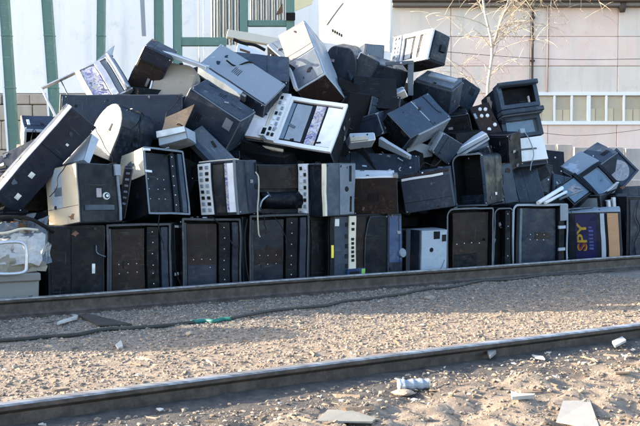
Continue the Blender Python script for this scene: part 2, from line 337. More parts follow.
FITS = {
  'M1': ([-2.2433, 8.4409, 0.8117], [[0.6377, -0.7657, -0.0844], [0.77, 0.6305, 0.0976], [-0.0215, -0.1272, 0.9916]], [0.4796, 0.5159, 0.5598]),
  'M2': ([-1.6872, 8.8901, 0.87], [[0.7298, -0.6738, -0.1161], [0.6822, 0.7064, 0.1888], [-0.0452, -0.217, 0.9751]], [0.5026, 0.6156, 0.6938]),
  'M3': ([-1.2491, 9.506, 0.8172], [[0.9023, 0.4229, -0.0837], [-0.4228, 0.906, 0.02], [0.0843, 0.0173, 0.9963]], [0.4596, 0.4658, 0.5662]),
  'M4': ([-0.6818, 9.9627, 0.8279], [[0.8971, -0.4413, -0.0209], [0.4415, 0.8937, 0.0799], [-0.0165, -0.0809, 0.9966]], [0.501, 0.5, 0.5556]),
  'M5': ([-0.2268, 10.191, 0.7943], [[0.7431, 0.669, -0.0146], [-0.6688, 0.7432, 0.0173], [0.0224, -0.0031, 0.9997]], [0.413, 0.4852, 0.5973]),
  'M6': ([0.3978, 10.4836, 0.8047], [[0.9996, 0.0213, -0.0174], [-0.024, 0.9836, -0.179], [0.0133, 0.1794, 0.9837]], [0.5046, 0.5018, 0.4226]),
  'M7': ([1.0416, 10.913, 0.793], [[0.9677, 0.1697, -0.1865], [-0.1917, 0.9756, -0.1068], [0.1638, 0.1391, 0.9766]], [0.6012, 0.5073, 0.4243]),
  'M8': ([1.7397, 11.5303, 0.8523], [[0.8171, 0.569, -0.093], [-0.5714, 0.8207, 0.0007], [0.0767, 0.0525, 0.9957]], [0.4506, 0.5, 0.6497]),
  'M9': ([2.2387, 11.808, 0.8451], [[0.9476, -0.2794, -0.1551], [0.2868, 0.9576, 0.0278], [0.1407, -0.0708, 0.9875]], [0.3999, 0.5, 0.5233]),
  'M10': ([2.6966, 12.1938, 0.8386], [[0.9004, -0.3699, -0.2288], [0.4279, 0.8477, 0.3135], [0.078, -0.3802, 0.9216]], [0.4978, 0.5, 0.5629]),
  'P0': ([-3.3827, 8.9373, 1.0075], [[0.894, 0.1969, -0.4025], [0.0152, 0.8845, 0.4664], [0.4478, -0.4231, 0.7877]], [0.8108, 0.25, 0.3871]),
  'P1': ([-3.0878, 8.4825, 1.06], [[0.5872, -0.5004, 0.6363], [0.5318, 0.8311, 0.1627], [-0.6102, 0.2429, 0.7541]], [0.3015, 0.204, 1.1215]),
  'P2': ([-2.857, 9.9167, 1.6423], [[1.0, -0.0016, -0.004], [0.0018, 0.9986, 0.0536], [0.0039, -0.0536, 0.9986]], [1.3511, 0.3, 0.5107]),
  'P3': ([-3.0804, 9.3676, 1.5121], [[0.9114, -0.3606, 0.1982], [0.4108, 0.7714, -0.486], [0.0224, 0.5244, 0.8512]], [0.3414, 0.2845, 0.2524]),
  'P4': ([-2.4511, 9.3625, 1.5121], [[0.797, 0.4776, 0.3697], [-0.5269, 0.849, 0.0391], [-0.2952, -0.226, 0.9283]], [0.3779, 0.5091, 0.5828]),
  'P6': ([-2.8641, 9.8903, 1.813], [[0.8684, 0.0615, -0.492], [0.2138, 0.8488, 0.4835], [0.4473, -0.5251, 0.724]], [0.8889, 0.4, 0.5933]),
  'P7': ([-2.2459, 10.3527, 2.2248], [[0.8852, 0.1021, 0.4538], [0.0702, 0.9351, -0.3474], [-0.4599, 0.3393, 0.8206]], [0.3375, 0.3487, 0.6046]),
  'LUMP': ([-1.937, 10.1966, 2.1487], [[0.9837, 0.0728, 0.1646], [-0.1286, 0.9244, 0.3592], [-0.126, -0.3745, 0.9186]], [0.4932, 0.2, 0.4581]),
  'P8': ([-1.4708, 10.9994, 2.3094], [[0.8136, 0.5677, 0.126], [-0.2347, 0.5188, -0.822], [-0.532, 0.6392, 0.5553]], [0.9513, 0.4127, 0.4592]),
  'P9': ([-1.6538, 10.1074, 1.8329], [[0.8327, 0.306, 0.4616], [-0.1047, 0.9054, -0.4115], [-0.5438, 0.2943, 0.7859]], [0.6838, 0.4606, 0.4854]),
  'P10': ([-1.6936, 9.525, 1.5583], [[0.9617, 0.1661, -0.2182], [-0.1284, 0.9758, 0.1769], [0.2423, -0.1421, 0.9597]], [0.3207, 0.3012, 0.1528]),
  'P11': ([-1.4777, 9.8612, 1.6914], [[0.6467, -0.0415, 0.7616], [-0.4712, 0.7634, 0.4418], [-0.5997, -0.6446, 0.4741]], [0.6011, 0.1, 0.2422]),
  'P12': ([-1.0083, 10.5733, 1.6917], [[0.9286, 0.2024, 0.3111], [-0.3335, 0.8228, 0.4602], [-0.1628, -0.5311, 0.8315]], [1.2163, 0.2675, 0.6803]),
  'P13': ([-0.2839, 10.8821, 2.2661], [[0.8419, 0.4863, -0.234], [-0.2229, 0.7082, 0.6699], [0.4915, -0.5118, 0.7046]], [0.4124, 0.5136, 1.096]),
  'P14': ([-0.6995, 11.9429, 2.5672], [[0.5654, 0.8236, 0.0436], [-0.602, 0.4483, -0.6608], [-0.5638, 0.3474, 0.7493]], [0.5577, 0.2872, 0.4875]),
  'P15': ([0.0061, 12.0281, 2.2594], [[0.9498, 0.2911, 0.1145], [-0.2492, 0.9254, -0.2854], [-0.1891, 0.2425, 0.9516]], [0.4277, 0.4, 0.7315]),
  'P16': ([0.3755, 11.8712, 2.5683], [[0.8617, 0.1408, 0.4875], [-0.0602, 0.9823, -0.1772], [-0.5038, 0.1234, 0.855]], [0.2687, 0.1, 0.3428]),
  'P16b': ([0.5915, 12.4706, 2.8868], [[0.9632, -0.2547, 0.0863], [0.2416, 0.9604, 0.1386], [-0.1182, -0.1127, 0.9866]], [0.3041, 0.3, 0.2025]),
  'P17': ([0.5757, 12.1396, 2.3288], [[0.93, -0.2041, 0.3056], [0.31, 0.8823, -0.3543], [-0.1973, 0.4242, 0.8838]], [0.5241, 0.4, 0.4622]),
  'P18': ([1.0077, 12.838, 2.7855], [[0.5442, 0.8106, 0.2163], [-0.8387, 0.5197, 0.1627], [0.0195, -0.2699, 0.9627]], [0.8116, 0.3039, 0.4461]),
  'P20': ([1.2605, 12.4572, 2.1997], [[0.8697, 0.4912, 0.0495], [-0.411, 0.776, -0.4784], [-0.2734, 0.3958, 0.8767]], [0.556, 0.407, 0.3849]),
  'P20b': ([1.8514, 12.7763, 2.3046], [[0.7899, -0.3976, 0.4669], [0.4407, 0.8974, 0.0186], [-0.4264, 0.1911, 0.8841]], [0.3569, 0.2, 0.3632]),
  'P21': ([1.0301, 11.389, 1.5401], [[0.6767, -0.6461, 0.3531], [0.6538, 0.3069, -0.6916], [0.3385, 0.6989, 0.6301]], [0.8469, 0.4551, 0.2962]),
  'P22': ([0.6762, 11.7798, 2.0911], [[0.9235, -0.0503, -0.3803], [-0.1235, 0.8996, -0.4189], [0.3632, 0.4339, 0.8246]], [0.4943, 0.1507, 0.1021]),
  'P24': ([1.4258, 11.5699, 1.5511], [[0.7998, -0.2357, 0.552], [0.326, 0.9428, -0.0698], [-0.504, 0.2358, 0.8309]], [0.307, 0.2504, 0.3136]),
  'P25': ([1.8155, 11.8436, 1.4749], [[0.8615, -0.1758, -0.4764], [-0.0287, 0.9198, -0.3913], [0.5069, 0.3508, 0.7874]], [0.4758, 0.1549, 0.1114]),
  'P26': ([1.6164, 12.2431, 1.5127], [[0.9802, 0.0105, -0.1976], [-0.0582, 0.9698, -0.2369], [0.1892, 0.2437, 0.9512]], [0.4918, 0.4, 0.5148]),
  'P27': ([2.5624, 12.1604, 1.3564], [[0.9752, -0.1392, -0.172], [0.1708, 0.9677, 0.1852], [0.1407, -0.21, 0.9675]], [0.5604, 0.6125, 1.1385]),
  'P27b': ([2.1818, 12.1173, 1.7797], [[0.9578, 0.0377, -0.2848], [0.1194, 0.8495, 0.5139], [0.2613, -0.5263, 0.8092]], [0.289, 0.4, 0.4961]),
  'P28A': ([3.5644, 13.5949, 1.0462], [[0.6407, 0.7606, -0.1048], [-0.6565, 0.472, -0.5885], [-0.3981, 0.4458, 0.8017]], [0.3798, 0.9408, 0.3752]),
  'P28B': ([3.9951, 12.9105, 0.8697], [[0.7673, -0.214, -0.6045], [0.4755, 0.8223, 0.3125], [0.4302, -0.5272, 0.7327]], [0.5006, 0.3, 0.4788]),
  'P28C': ([4.6915, 14.088, 1.0073], [[0.6964, -0.2484, -0.6733], [0.3812, 0.9229, 0.0538], [0.6081, -0.2942, 0.7374]], [0.5041, 0.4, 0.5182]),
  'P28D': ([3.5616, 12.5602, 0.8405], [[0.7589, -0.1913, -0.6225], [0.4883, 0.7997, 0.3494], [0.431, -0.5691, 0.7003]], [0.3984, 0.3, 0.3616]),
  'P28F': ([3.6575, 13.0495, 0.6358], [[0.8122, 0.5726, -0.1122], [-0.5792, 0.8143, -0.0374], [0.0699, 0.0954, 0.993]], [0.4517, 0.3, 0.3076]),
  'PAR': ([3.301, 12.7755, 1.0778], [[0.8717, 0.4248, -0.2444], [-0.0847, 0.6218, 0.7786], [0.4827, -0.658, 0.5779]], [0.1393, 0.1, 0.5993]),
  'SPY': ([3.3994, 12.2338, 0.1049], [[0.9498, 0.3044, -0.0722], [-0.3093, 0.9483, -0.0708], [0.0469, 0.0896, 0.9949]], [0.6886, 0.6035, 0.6305]),
  'GBLOCK': ([5.109, 15.3224, 0.7773], [[0.9859, 0.1618, 0.0425], [-0.166, 0.9778, 0.1281], [-0.0209, -0.1333, 0.9909]], [0.5173, 0.5, 0.4199]),
  'P23': ([0.7299, 11.3851, 1.6236], [[0.7716, 0.6359, 0.0149], [-0.4641, 0.5788, -0.6705], [-0.435, 0.5104, 0.7417]], [0.4872, 0.04, 0.1456]),
  'P23b': ([0.3679, 10.975, 1.6593], [[0.9715, -0.1699, -0.1655], [0.2239, 0.8873, 0.4032], [0.0783, -0.4288, 0.9]], [0.3221, 0.2, 0.1236]),
  'P15b': ([0.52, 11.5531, 2.1266], [[0.7042, -0.6627, -0.2548], [0.6972, 0.5777, 0.4245], [-0.1341, -0.4766, 0.8689]], [0.1599, 0.04, 0.778]),
  'WSCRAP': ([-1.0319, 11.1189, 2.6508], [[0.8163, -0.5653, -0.1182], [0.5522, 0.704, 0.4466], [-0.1693, -0.4298, 0.8869]], [0.4862, 0.03, 0.2851]),
  'WSCRAPB': ([-0.7971, 11.1515, 2.4709], [[0.6429, -0.7221, -0.2555], [0.7594, 0.6445, 0.0894], [0.1001, -0.2515, 0.9627]], [0.3034, 0.12, 0.2194]),
  'PLANK': ([-1.2491, 12.0561, 3.1029], [[0.9831, -0.1657, 0.0783], [0.0874, 0.7994, 0.5944], [-0.1611, -0.5775, 0.8004]], [1.2543, 0.05, 0.1399]),
  'WSHEET': ([-0.0181, 14.0878, 3.3345], [[0.7806, 0.6244, -0.0261], [-0.5906, 0.7234, -0.3576], [-0.2045, 0.2946, 0.9335]], [1.3436, 0.05, 0.8053]),
  'P7B': ([-1.9769, 10.2968, 2.6779], [[0.92, 0.2873, 0.2666], [-0.2161, 0.9393, -0.2666], [-0.327, 0.1877, 0.9262]], [0.7492, 0.12, 0.0498]),
  'P5': ([-2.5479, 8.8986, 1.3639], [[0.8712, 0.4696, 0.1434], [-0.4576, 0.6707, 0.5837], [0.1779, -0.5741, 0.7992]], [0.2848, 0.1, 0.3229]),
  'SLOTBAR': ([-2.0098, 8.8965, 0.8459], [[0.979, -0.0796, 0.1876], [0.1077, 0.9837, -0.1442], [-0.1731, 0.1614, 0.9716]], [0.0707, 0.08, 0.5029]),
  'P26B': ([2.0455, 12.0017, 1.3428], [[0.937, -0.0376, -0.3473], [-0.1734, 0.8129, -0.556], [0.3032, 0.5812, 0.7552]], [0.2856, 0.3, 0.3004]),
  'P27L': ([2.2347, 12.2119, 1.3316], [[0.7409, 0.6613, -0.1174], [-0.6707, 0.7193, -0.1811], [-0.0353, 0.2129, 0.9764]], [0.4045, 0.3, 0.4737]),
  'N1': ([2.8447, 12.5265, 1.0602], [[0.9321, -0.3343, 0.1395], [0.3046, 0.9318, 0.1975], [-0.196, -0.1416, 0.9703]], [0.4078, 0.4, 0.4373]),
  'FLAP': ([4.0823, 13.0529, 0.9041], [[0.8755, -0.4462, -0.1855], [0.1943, 0.6766, -0.7102], [0.4424, 0.5858, 0.6791]], [0.3124, 0.03, 0.1629]),
  'MID1': ([0.304, 11.0035, 1.2286], [[0.9958, -0.0887, 0.0244], [0.0638, 0.8571, 0.5111], [-0.0662, -0.5074, 0.8592]], [0.9333, 0.5, 0.3922]),
  'MID2': ([0.4132, 11.6232, 1.7871], [[0.9357, 0.3426, 0.0838], [-0.3527, 0.9081, 0.2259], [0.0013, -0.2409, 0.9705]], [0.6079, 0.5, 0.4838]),
  'MID3': ([-1.4306, 9.8656, 1.2046], [[0.9939, -0.0743, -0.0813], [0.1102, 0.6786, 0.7262], [0.0013, -0.7307, 0.6827]], [0.5587, 0.5, 0.4969]),
  'MID4': ([-1.1927, 10.9109, 2.0435], [[0.9941, -0.0201, 0.1069], [0.0845, 0.7619, -0.6421], [-0.0685, 0.6473, 0.7591]], [0.7817, 0.5, 0.5082]),
  'PF': ([0.8764, 11.9809, 2.2952], [[0.9984, 0.0522, -0.023], [-0.0543, 0.993, -0.1049], [0.0174, 0.106, 0.9942]], [0.364, 0.3, 0.4639]),
  'N2': ([3.0935, 13.1266, 1.0606], [[0.9709, -0.236, 0.0405], [0.2128, 0.928, 0.3059], [-0.1098, -0.2883, 0.9512]], [0.5333, 0.4, 0.6316]),
  'P28E': ([3.2991, 12.7076, 1.0133], [[0.9566, -0.2819, 0.0737], [0.2009, 0.8215, 0.5336], [-0.211, -0.4956, 0.8425]], [0.4035, 0.4, 0.3333]),
  'R1': ([4.213, 13.3211, 0.7699], [[0.8638, 0.5033, 0.023], [-0.4954, 0.8403, 0.22], [0.0914, -0.2014, 0.9752]], [0.5173, 0.4, 0.3095]),
  'X1': ([0.2513, 11.5973, 1.9079], [[0.8324, 0.516, 0.2023], [-0.5062, 0.8564, -0.1016], [-0.2257, -0.0178, 0.974]], [0.4017, 0.35, 0.4297]),
  'X2': ([0.4891, 11.4556, 1.6779], [[0.8775, 0.3684, -0.3071], [-0.3985, 0.9163, -0.0395], [0.2669, 0.1571, 0.9508]], [0.3503, 0.35, 0.2931]),
  'X3': ([-0.1068, 11.5455, 2.0895], [[0.805, 0.5211, 0.2836], [-0.2484, 0.7302, -0.6365], [-0.5387, 0.442, 0.7172]], [0.4858, 0.1, 0.2985]),
  'X4': ([1.1346, 11.6294, 1.414], [[0.9331, -0.2701, -0.2373], [0.2748, 0.9614, -0.0135], [0.2318, -0.0527, 0.9713]], [0.4012, 0.05, 0.2138]),
}

# ------------------------------------------------------------ machines
class Box:                                          # an oriented case: its Empty (at the middle of its base) and size
    def __init__(s, name, mtx, dims, label, cat, group=None):
        s.w, s.d, s.h = dims
        s.off = Vector((s.w/2, s.d/2, 0))
        s.e = tag(empty(name, mtx @ Matrix.Translation(s.off)), label, cat, group)
        Box.ALL.append(s); s.name = name
        s.m = mtx; s.seed = Vector((R_.uniform(0, 90), R_.uniform(0, 90), R_.uniform(0, 90))); s.dent = .010
        s.k = [Vector((R_.uniform(-1, 1), R_.uniform(-1, 1), R_.uniform(-1, 1)))*.011 for _ in range(8)]
    def add(s, name, bm, mat, parent=None, smooth=False):
        p = parent or s.e
        lo = Vector([min(v.co[i] for v in bm.verts) for i in range(3)]); hi = Vector([max(v.co[i] for v in bm.verts) for i in range(3)])
        for i in range(3):
            no = Vector([1. if j == i else 0. for j in range(3)]); k = math.floor(lo[i]/.13)+1
            while k*.13 < hi[i]-.004:
                bmesh.ops.bisect_plane(bm, geom=bm.verts[:]+bm.edges[:]+bm.faces[:], dist=1e-5, plane_co=no*(k*.13+.0013), plane_no=no); k += 1
        for v in bm.verts: v.co = s.warp(v.co)-s.off
        return link(name, bm, mat, p, smooth)
    def warp(s, c):                     # cases are bent a little out of square
        u, v, t = (min(1.2, max(-.2, q)) for q in (c.x/s.w, c.y/s.d, c.z/s.h)); o = Vector((0, 0, 0))
        for i in (0, 1):
            for j in (0, 1):
                for k in (0, 1): o += s.k[i*4+j*2+k]*((u if i else 1-u)*(v if j else 1-v)*(t if k else 1-t))
        q = Vector(c)*2.3+s.seed
        return c+o+noise.noise_vector(q)*s.dent+noise.noise_vector(q*2.7)*s.dent*.45
    def pt(s, f, u, v, n=0.):
        w, d, h = s.w, s.d, s.h
        return Vector({'F': (u*w, -n, v*h), 'B': (w-u*w, d+n, v*h), 'R': (w+n, u*d, v*h), 'L': (-n, d-u*d, v*h),
                       'T': (u*w, v*d, h+n), 'D': (u*w, d-v*d, -n)}[f])
    def fb(s, bm, f, u0, u1, v0, v1, n0, n1, bev=0.):
        a, b = s.pt(f, u0, v0, n0), s.pt(f, u1, v1, n1)
        lo = [min(a[i], b[i]) for i in range(3)]; hi = [max(a[i], b[i]) for i in range(3)]
        return box(bm, lo, hi, bev)
    def rect(s, name, mat, f, u0, u1, v0, v1, n1=.004, n0=-.004, bev=.0015, parent=None):
        bm = bmesh.new(); s.fb(bm, f, u0, u1, v0, v1, n0, n1, min(bev, abs(n1-n0)*.4)); return s.add(name, bm, mat, parent)
    def frame(s, name, mat, f, u0, u1, v0, v1, tu, tv, n1=.02, n0=-.004, parent=None):
        bm = bmesh.new()
        s.fb(bm, f, u0, u0+tu, v0, v1, n0, n1, .002); s.fb(bm, f, u1-tu, u1, v0, v1, n0, n1, .002)
        s.fb(bm, f, u0+tu, u1-tu, v0, v0+tv, n0, n1-.001, .002); s.fb(bm, f, u0+tu, u1-tu, v1-tv, v1, n0, n1-.001, .002)
        return s.add(name, bm, mat, parent)
    def disc(s, name, mat, f, u, v, r, n1=.008, n0=-.002, k=12, parent=None):
        bm = bmesh.new(); cyl(bm, s.pt(f, u, v, n0), s.pt(f, u, v, n1), r, k, r*.85); return s.add(name, bm, mat, parent)
    ALL = []
    def body(s, mat, bev=.008, edge='worn_edge_dark'):
        bm = bmesh.new()
        for q in box(bm, (0, 0, 0), (s.w, s.d, s.h), min(bev, s.w/5, s.d/5, s.h/5)): q.material_index = 1
        return s.add('body', bm, [mat, edge])
    def pbody(s, mat, poly, bev=.006, edge='worn_edge_dark', name='body'):
        bm = bmesh.new()
        for q in prism(bm, [(u*s.w, v*s.h) for u, v in poly], 0, s.d, bev): q.material_index = 1
        return s.add(name, bm, [mat, edge])
    def open(s, mat, t=.022, depth=None, radii=(.015,)*4, rim='worn_edge', inner='dark_inside'):
        bm = bmesh.new(); shell(bm, s.w, s.d, s.h, t, depth or s.d*.8, radii); return s.add('body', bm, [mat, rim, inner])
    def door(s, mat, f='F', m=.06, n=.01, lock=True, parent=None):
        o = s.rect('door', mat, f, m, 1-m, m, 1-m, n, bev=.004)
        if lock: s.disc('lock', 'bolt_metal', f, 1-m-.07, .5, .013, n+.008)
        return o
    def dots(s, mat, f, us, vs, r=.006, n=.004, name='bolt'):
        for u in us:
            for v in vs: s.disc(name, mat, f, u+R_.uniform(-.006, .006), v+R_.uniform(-.006, .006), r, n, n-.006, k=8)
def fitbox(key, name, label, cat, group=None):
    o, R, dm = FITS[key]
    m = Matrix([[*R[i], o[i]] for i in range(3)]+[[0, 0, 0, 1]])
    return Box(name, m, dm, label, cat, group)
def rowbox(name, xL, xR, yt, sL, sR, d, label, cat, group=None, z0=0., zt=None):
    a, b = at(xL, 175, sL), at(xR, 175, sR); a.z = b.z = 0
    top = at((xL+xR)/2, yt, (sL+sR)/2).z if zt is None else zt
    x = (b-a); wd = x.length; x.normalize(); y = Vector((-x.y, x.x, 0))
    m = Matrix(((x.x, y.x, 0, a.x), (x.y, y.y, 0, a.y), (0, 0, 1, z0), (0, 0, 0, 1)))
    return Box(name, m, (wd, d, top-z0), label, cat, group)
# ============================================================ SETTING
def build_ground():
    ts = np.concatenate([[-400, -150, -60, -25, -12], np.arange(-6, 12.5, .035), [16, 24, 40, 80, 200, 500]])
    qs = np.concatenate([[-300, -100, -30, -8, 0], np.arange(2.2, 9.2, .035), [9.6, 10.5, 12, 15, 20, 30, 60, 150, 400]])
    verts = []; 
    for q in qs:
        for t in ts:
            p = RD*float(t)+RN*float(q); verts.append((p.x, p.y, gz(p.x, p.y)))
    n, m = len(ts), len(qs); faces = []
    for j in range(m-1):
        for i in range(n-1):
            a = j*n+i; faces.append((a, a+1, a+n+1, a+n))
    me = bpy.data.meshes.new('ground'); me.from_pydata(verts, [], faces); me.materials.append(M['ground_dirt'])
    me.polygons.foreach_set('use_smooth', [True]*len(me.polygons))
    o = bpy.data.objects.new('ground', me); COL.objects.link(o); tag(o, kind='structure')
build_ground()
def pebbles(name, mat, count, pick, rmin, rmax, seed, flat=.65, box_like=False):
    rg = np.random.default_rng(seed)
    bm = bmesh.new()
    if box_like: bmesh.ops.create_cube(bm, size=2)
    else: bmesh.ops.create_icosphere(bm, subdivisions=1, radius=1)
    tv = np.array([v.co[:] for v in bm.verts]); tf = np.array([[v.index for v in f.verts] for f in bm.faces]); bm.free()
    V = []; Fs = []; k = len(tv); i = 0
    while i < count:
        t, q, sc = pick(rg)
        if t is None: continue
        p = RD*t+RN*q; r = rmin*(rmax/rmin)**(rg.random()**2.0)*sc
        v = tv*(1+rg.normal(size=(k, 1))*.16)
        s = np.array([r*rg.uniform(.8, 1.5), r*rg.uniform(.6, 1.1), r*flat*rg.uniform(.6, 1.2)])
        if box_like: s = np.array([r*rg.uniform(.8, 2.6), r*rg.uniform(.25, .6), r*rg.uniform(.06, .2)])
        v = v*s
        a, b = rg.uniform(0, 6.28), rg.normal()*.35
        ca, sa, cb, sb = math.cos(a), math.sin(a), math.cos(b), math.sin(b)
        Rm = np.array([[ca, -sa, 0], [sa, ca, 0], [0, 0, 1]]) @ np.array([[1, 0, 0], [0, cb, -sb], [0, sb, cb]])
        v = v @ Rm.T + np.array([p.x, p.y, gz(p.x, p.y)+s[2]*.1])
        V.append(v); Fs.append(tf+i*k); i += 1
    me = bpy.data.meshes.new(name); me.from_pydata(np.concatenate(V).tolist(), [], np.concatenate(Fs).tolist()); me.materials.append(M[mat])
    o = bpy.data.objects.new(name, me); COL.objects.link(o); tag(o, kind='stuff')
    return o
def vis(t, q):
    p = RD*t+RN*q
    return p.y > 2 and abs(p.x/p.y) < .40
def pk_mid(rg):
    q = rg.uniform(4.52, 8.1); t = rg.uniform(-4, 9)
    return (t, q, 1.) if vis(t, q) else (None, 0, 0)
def pk_shade(rg):
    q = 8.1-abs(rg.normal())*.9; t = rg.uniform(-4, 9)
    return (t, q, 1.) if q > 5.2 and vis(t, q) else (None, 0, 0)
def pk_fore(rg):
    q = rg.uniform(2.3, 4.25); t = rg.uniform(-3, 6)
    return (t, q, 1.) if vis(t, q) and noise.noise(Vector((t*2, q*2, 4)))+rg.random()*.9 > .2 else (None, 0, 0)
def pk_back(rg):
    q = rg.uniform(8.25, 8.8); t = rg.uniform(-5, 9); return (t, q, 1.)
tag(pebbles('gravel', 'gravel_stone', 44000, pk_mid, .003, .017, 1), 'tan and brown ballast gravel lying between the two rails')
tag(pebbles('gravel', 'shade_grey_stone', 20000, pk_shade, .0035, .018, 2), 'ballast gravel with the heap shade in its grey colour, before the far rail')
tag(pebbles('dirt_clods', 'gravel_stone', 10000, pk_fore, .0025, .016, 3, .7), 'loose earth clods and small stones in front of the near rail')
tag(pebbles('wood_chips', 'wood_chip', 1700, lambda g: (pk_mid(g) if g.random() < .6 else pk_fore(g)), .008, .036, 4, box_like=True), 'splintered wood chips and bark strewn over the gravel')
tag(pebbles('gravel', 'shade_grey_stone', 2500, pk_back, .008, .03, 5), 'ballast gravel in shade grey under the front of the heap')
# rails
def rail(q, label):
    prof = [(-.057, 0), (.057, 0), (.057, .012), (.02, .03), (.009, .05), (.009, .128), (.034, .146), (.0365, .15), (.0365, .17), (.029, .179), (.01, .182),
            (-.01, .182), (-.029, .179), (-.0365, .17), (-.0365, .15), (-.034, .146), (-.009, .128), (-.009, .05), (-.02, .03), (-.057, .012)]
    bm = bmesh.new(); n = len(prof); prev = None
    for t in np.arange(-14, 60.1, .5):
        c = RD*float(t)+RN*q; dz = .0025*math.sin(t*1.3+q)
        cur = [bm.verts.new((c.x+RN.x*y, c.y+RN.y*y, z+dz)) for y, z in prof]
        if prev:
            for k in range(n):
                f = bm.faces.new((prev[k], cur[k], cur[(k+1) % n], prev[(k+1) % n])); f.material_index = 1 if 8 <= k <= 12 else 0
        prev = cur
    bmesh.ops.recalc_face_normals(bm, faces=bm.faces)
    o = link('rail', bm, ['rail_steel', 'rail_head']); tag(o, label, 'rail', 'railway rails in front of the heap')
    return o
rail(QN, 'near rusty steel rail with shiny worn top crossing the foreground')
fr_ = rail(QF, 'far dark steel rail running along the foot of the machine heap')
def fishplate(o, q, t0):
    bm = bmesh.new(); c = RD*t0+RN*(q-.028)
    fs = box(bm, (-.38, -.012, -.042), (.38, .012, .042), .006)
    for k in range(4): cyl(bm, (-.28+k*.187, -.03, 0), (-.28+k*.187, -.01, 0), .017, 6)
    bmesh.ops.rotate(bm, verts=bm.verts, matrix=Matrix.Rotation(math.atan2(RD.y, RD.x), 3, 'Z')); bmesh.ops.translate(bm, verts=bm.verts, vec=c+Vector((0, 0, .09)))
    link('fishplate', bm, 'rail_steel', o)
fishplate(fr_, QF, -.15)
# ------------------------------------------------------------ building behind, right
def zY(py, Y): return CZ+(HZ-py)*Y/F*1.0
YB = 38.
def bx(px): return (px-CX)*YB/F
def bz(py): return atY(320, py, YB).z
bld = tag(empty('factory_building', Matrix.Translation((bx(391), YB, 0))), 'long pinkish concrete panel building with a band of white framed windows', 'building')
def bpart(name, bm, mat, parent=bld):
    bmesh.ops.translate(bm, verts=bm.verts, vec=(-bx(391), -YB, 0)); return link(name, bm, mat, parent)
rows = [0, bz(150), bz(122.5), bz(93.5), bz(66), bz(36.5), bz(7)]
cols = [391, 450, 529, 547, 616, 690, 770]
pm = ['panel_grey', 'panel_rose', 'panel_pink', 'panel_grey', 'panel_rose', 'panel_grey']
bm = bmesh.new(); box(bm, (bx(391), YB+.12, 0), (bx(800), YB+9, bz(5))); bpart('wall', bm, 'panel_grey')
WX0, WX1 = bx(533), bx(700)
for i in range(6):
    for j in range(len(cols)-1):
        x0, x1 = bx(cols[j])+.007, bx(cols[j+1])-.007; z0, z1 = rows[i]+.007, rows[i+1]-.007
        if i == 2:
            if x0 > WX0-.05: continue
            x1 = min(x1, WX0-.02)
            if x1-x0 < .1: continue
        bm = bmesh.new(); jy = R_.uniform(-.02, .02)
        for fc in box(bm, (x0, YB+jy, z0), (x1, YB+.115, z1), .02): pass
        bpart('wall_panel', bm, pm[i] if (j+i) % 4 else 'panel_pink')
# roof edge
bm = bmesh.new(); box(bm, (bx(391), YB-.35, bz(7)+.005), (bx(800), YB+9.2, bz(3.5)), .02); bpart('cornice', bm, 'concrete')
bm = bmesh.new(); box(bm, (bx(388), YB-.55, bz(3.5)+.004), (bx(802), YB+9.4, bz(-3)), .03); rf = bpart('roof', bm, 'roof_dark')
bm = bmesh.new(); cyl(bm, (bx(618), YB-.22, bz(13)), (bx(618), YB-.22, bz(4)), .11, 10, .2); bpart('floodlight', bm, 'roof_dark')
# vertical pipe with brackets
bm = bmesh.new(); cyl(bm, (bx(530.5), YB-.1, 0), (bx(530.5), YB-.1, bz(4)), .05, 8)
for k in range(9):
    z = .6+k*.9; box(bm, (bx(530.5)-.09, YB-.16, z), (bx(530.5)+.09, YB-.01, z+.08))
bpart('drain_pipe', bm, 'roof_dark')
bm = bmesh.new(); cyl(bm, (bx(545.5), YB-.06, bz(92)), (bx(545.5), YB-.06, bz(6)), .035, 8); bpart('conduit', bm, 'panel_pink')
# window band: frames, panes, boards behind them
mull = [534, 553.3, 570.5, 587.5, 605, 622.5, 640.5, 658, 676, 694]
zt, zb = bz(95.5), bz(121)
bm = bmesh.new(); box(bm, (WX0-.02, YB-.06, zt-.0), (WX1, YB+.11, zt+.14), .01); box(bm, (WX0-.02, YB-.10, zb-.16), (WX1, YB+.11, zb), .01)
wfr = bpart('window', bm, 'white_paint')
for k, x in enumerate(mull):
    wd = .075 if k in (0, 3) else .042
    bm = bmesh.new(); box(bm, (bx(x)-wd, YB-.055, zb+.002), (bx(x)+wd, YB+.1, zt-.002), .008); bpart('mullion', bm, 'white_paint', wfr)
def pane_mat():
    m, t, b = nodes('window_glass'); v = coords(t)
    b.inputs['Base Color'].default_value = (.9, .9, .88, 1); b.inputs['Roughness'].default_value = .05; b.inputs['Transmission Weight'].default_value = 1.
    b.inputs['IOR'].default_value = 1.08; M['window_glass'] = m
pane_mat()
for k in range(len(mull)-1):
    x0, x1 = bx(mull[k])+.06, bx(mull[k+1])-.06
    bm = bmesh.new(); box(bm, (x0, YB+.02, zb+.01), (x1, YB+.028, zt-.01)); bpart('pane', bm, 'window_glass', wfr)
    bm = bmesh.new(); box(bm, (x0-.04, YB+.085, zb+.02), (x1+.04, YB+.1, zt-.02)); bpart('backing', bm, 'window_back', wfr)
    if k != 2:
        zm = zb+(zt-zb)*R_.uniform(.42, .56); xs = x0+(x1-x0)*R_.uniform(.3, .6)
        for a, b2 in ((x0, xs-.02), (xs+.02, x1)):
            bm = bmesh.new(); box(bm, (a, YB+.045, zb+.015), (b2, YB+.075, zm), .004); bpart('board', bm, 'window_board', wfr)
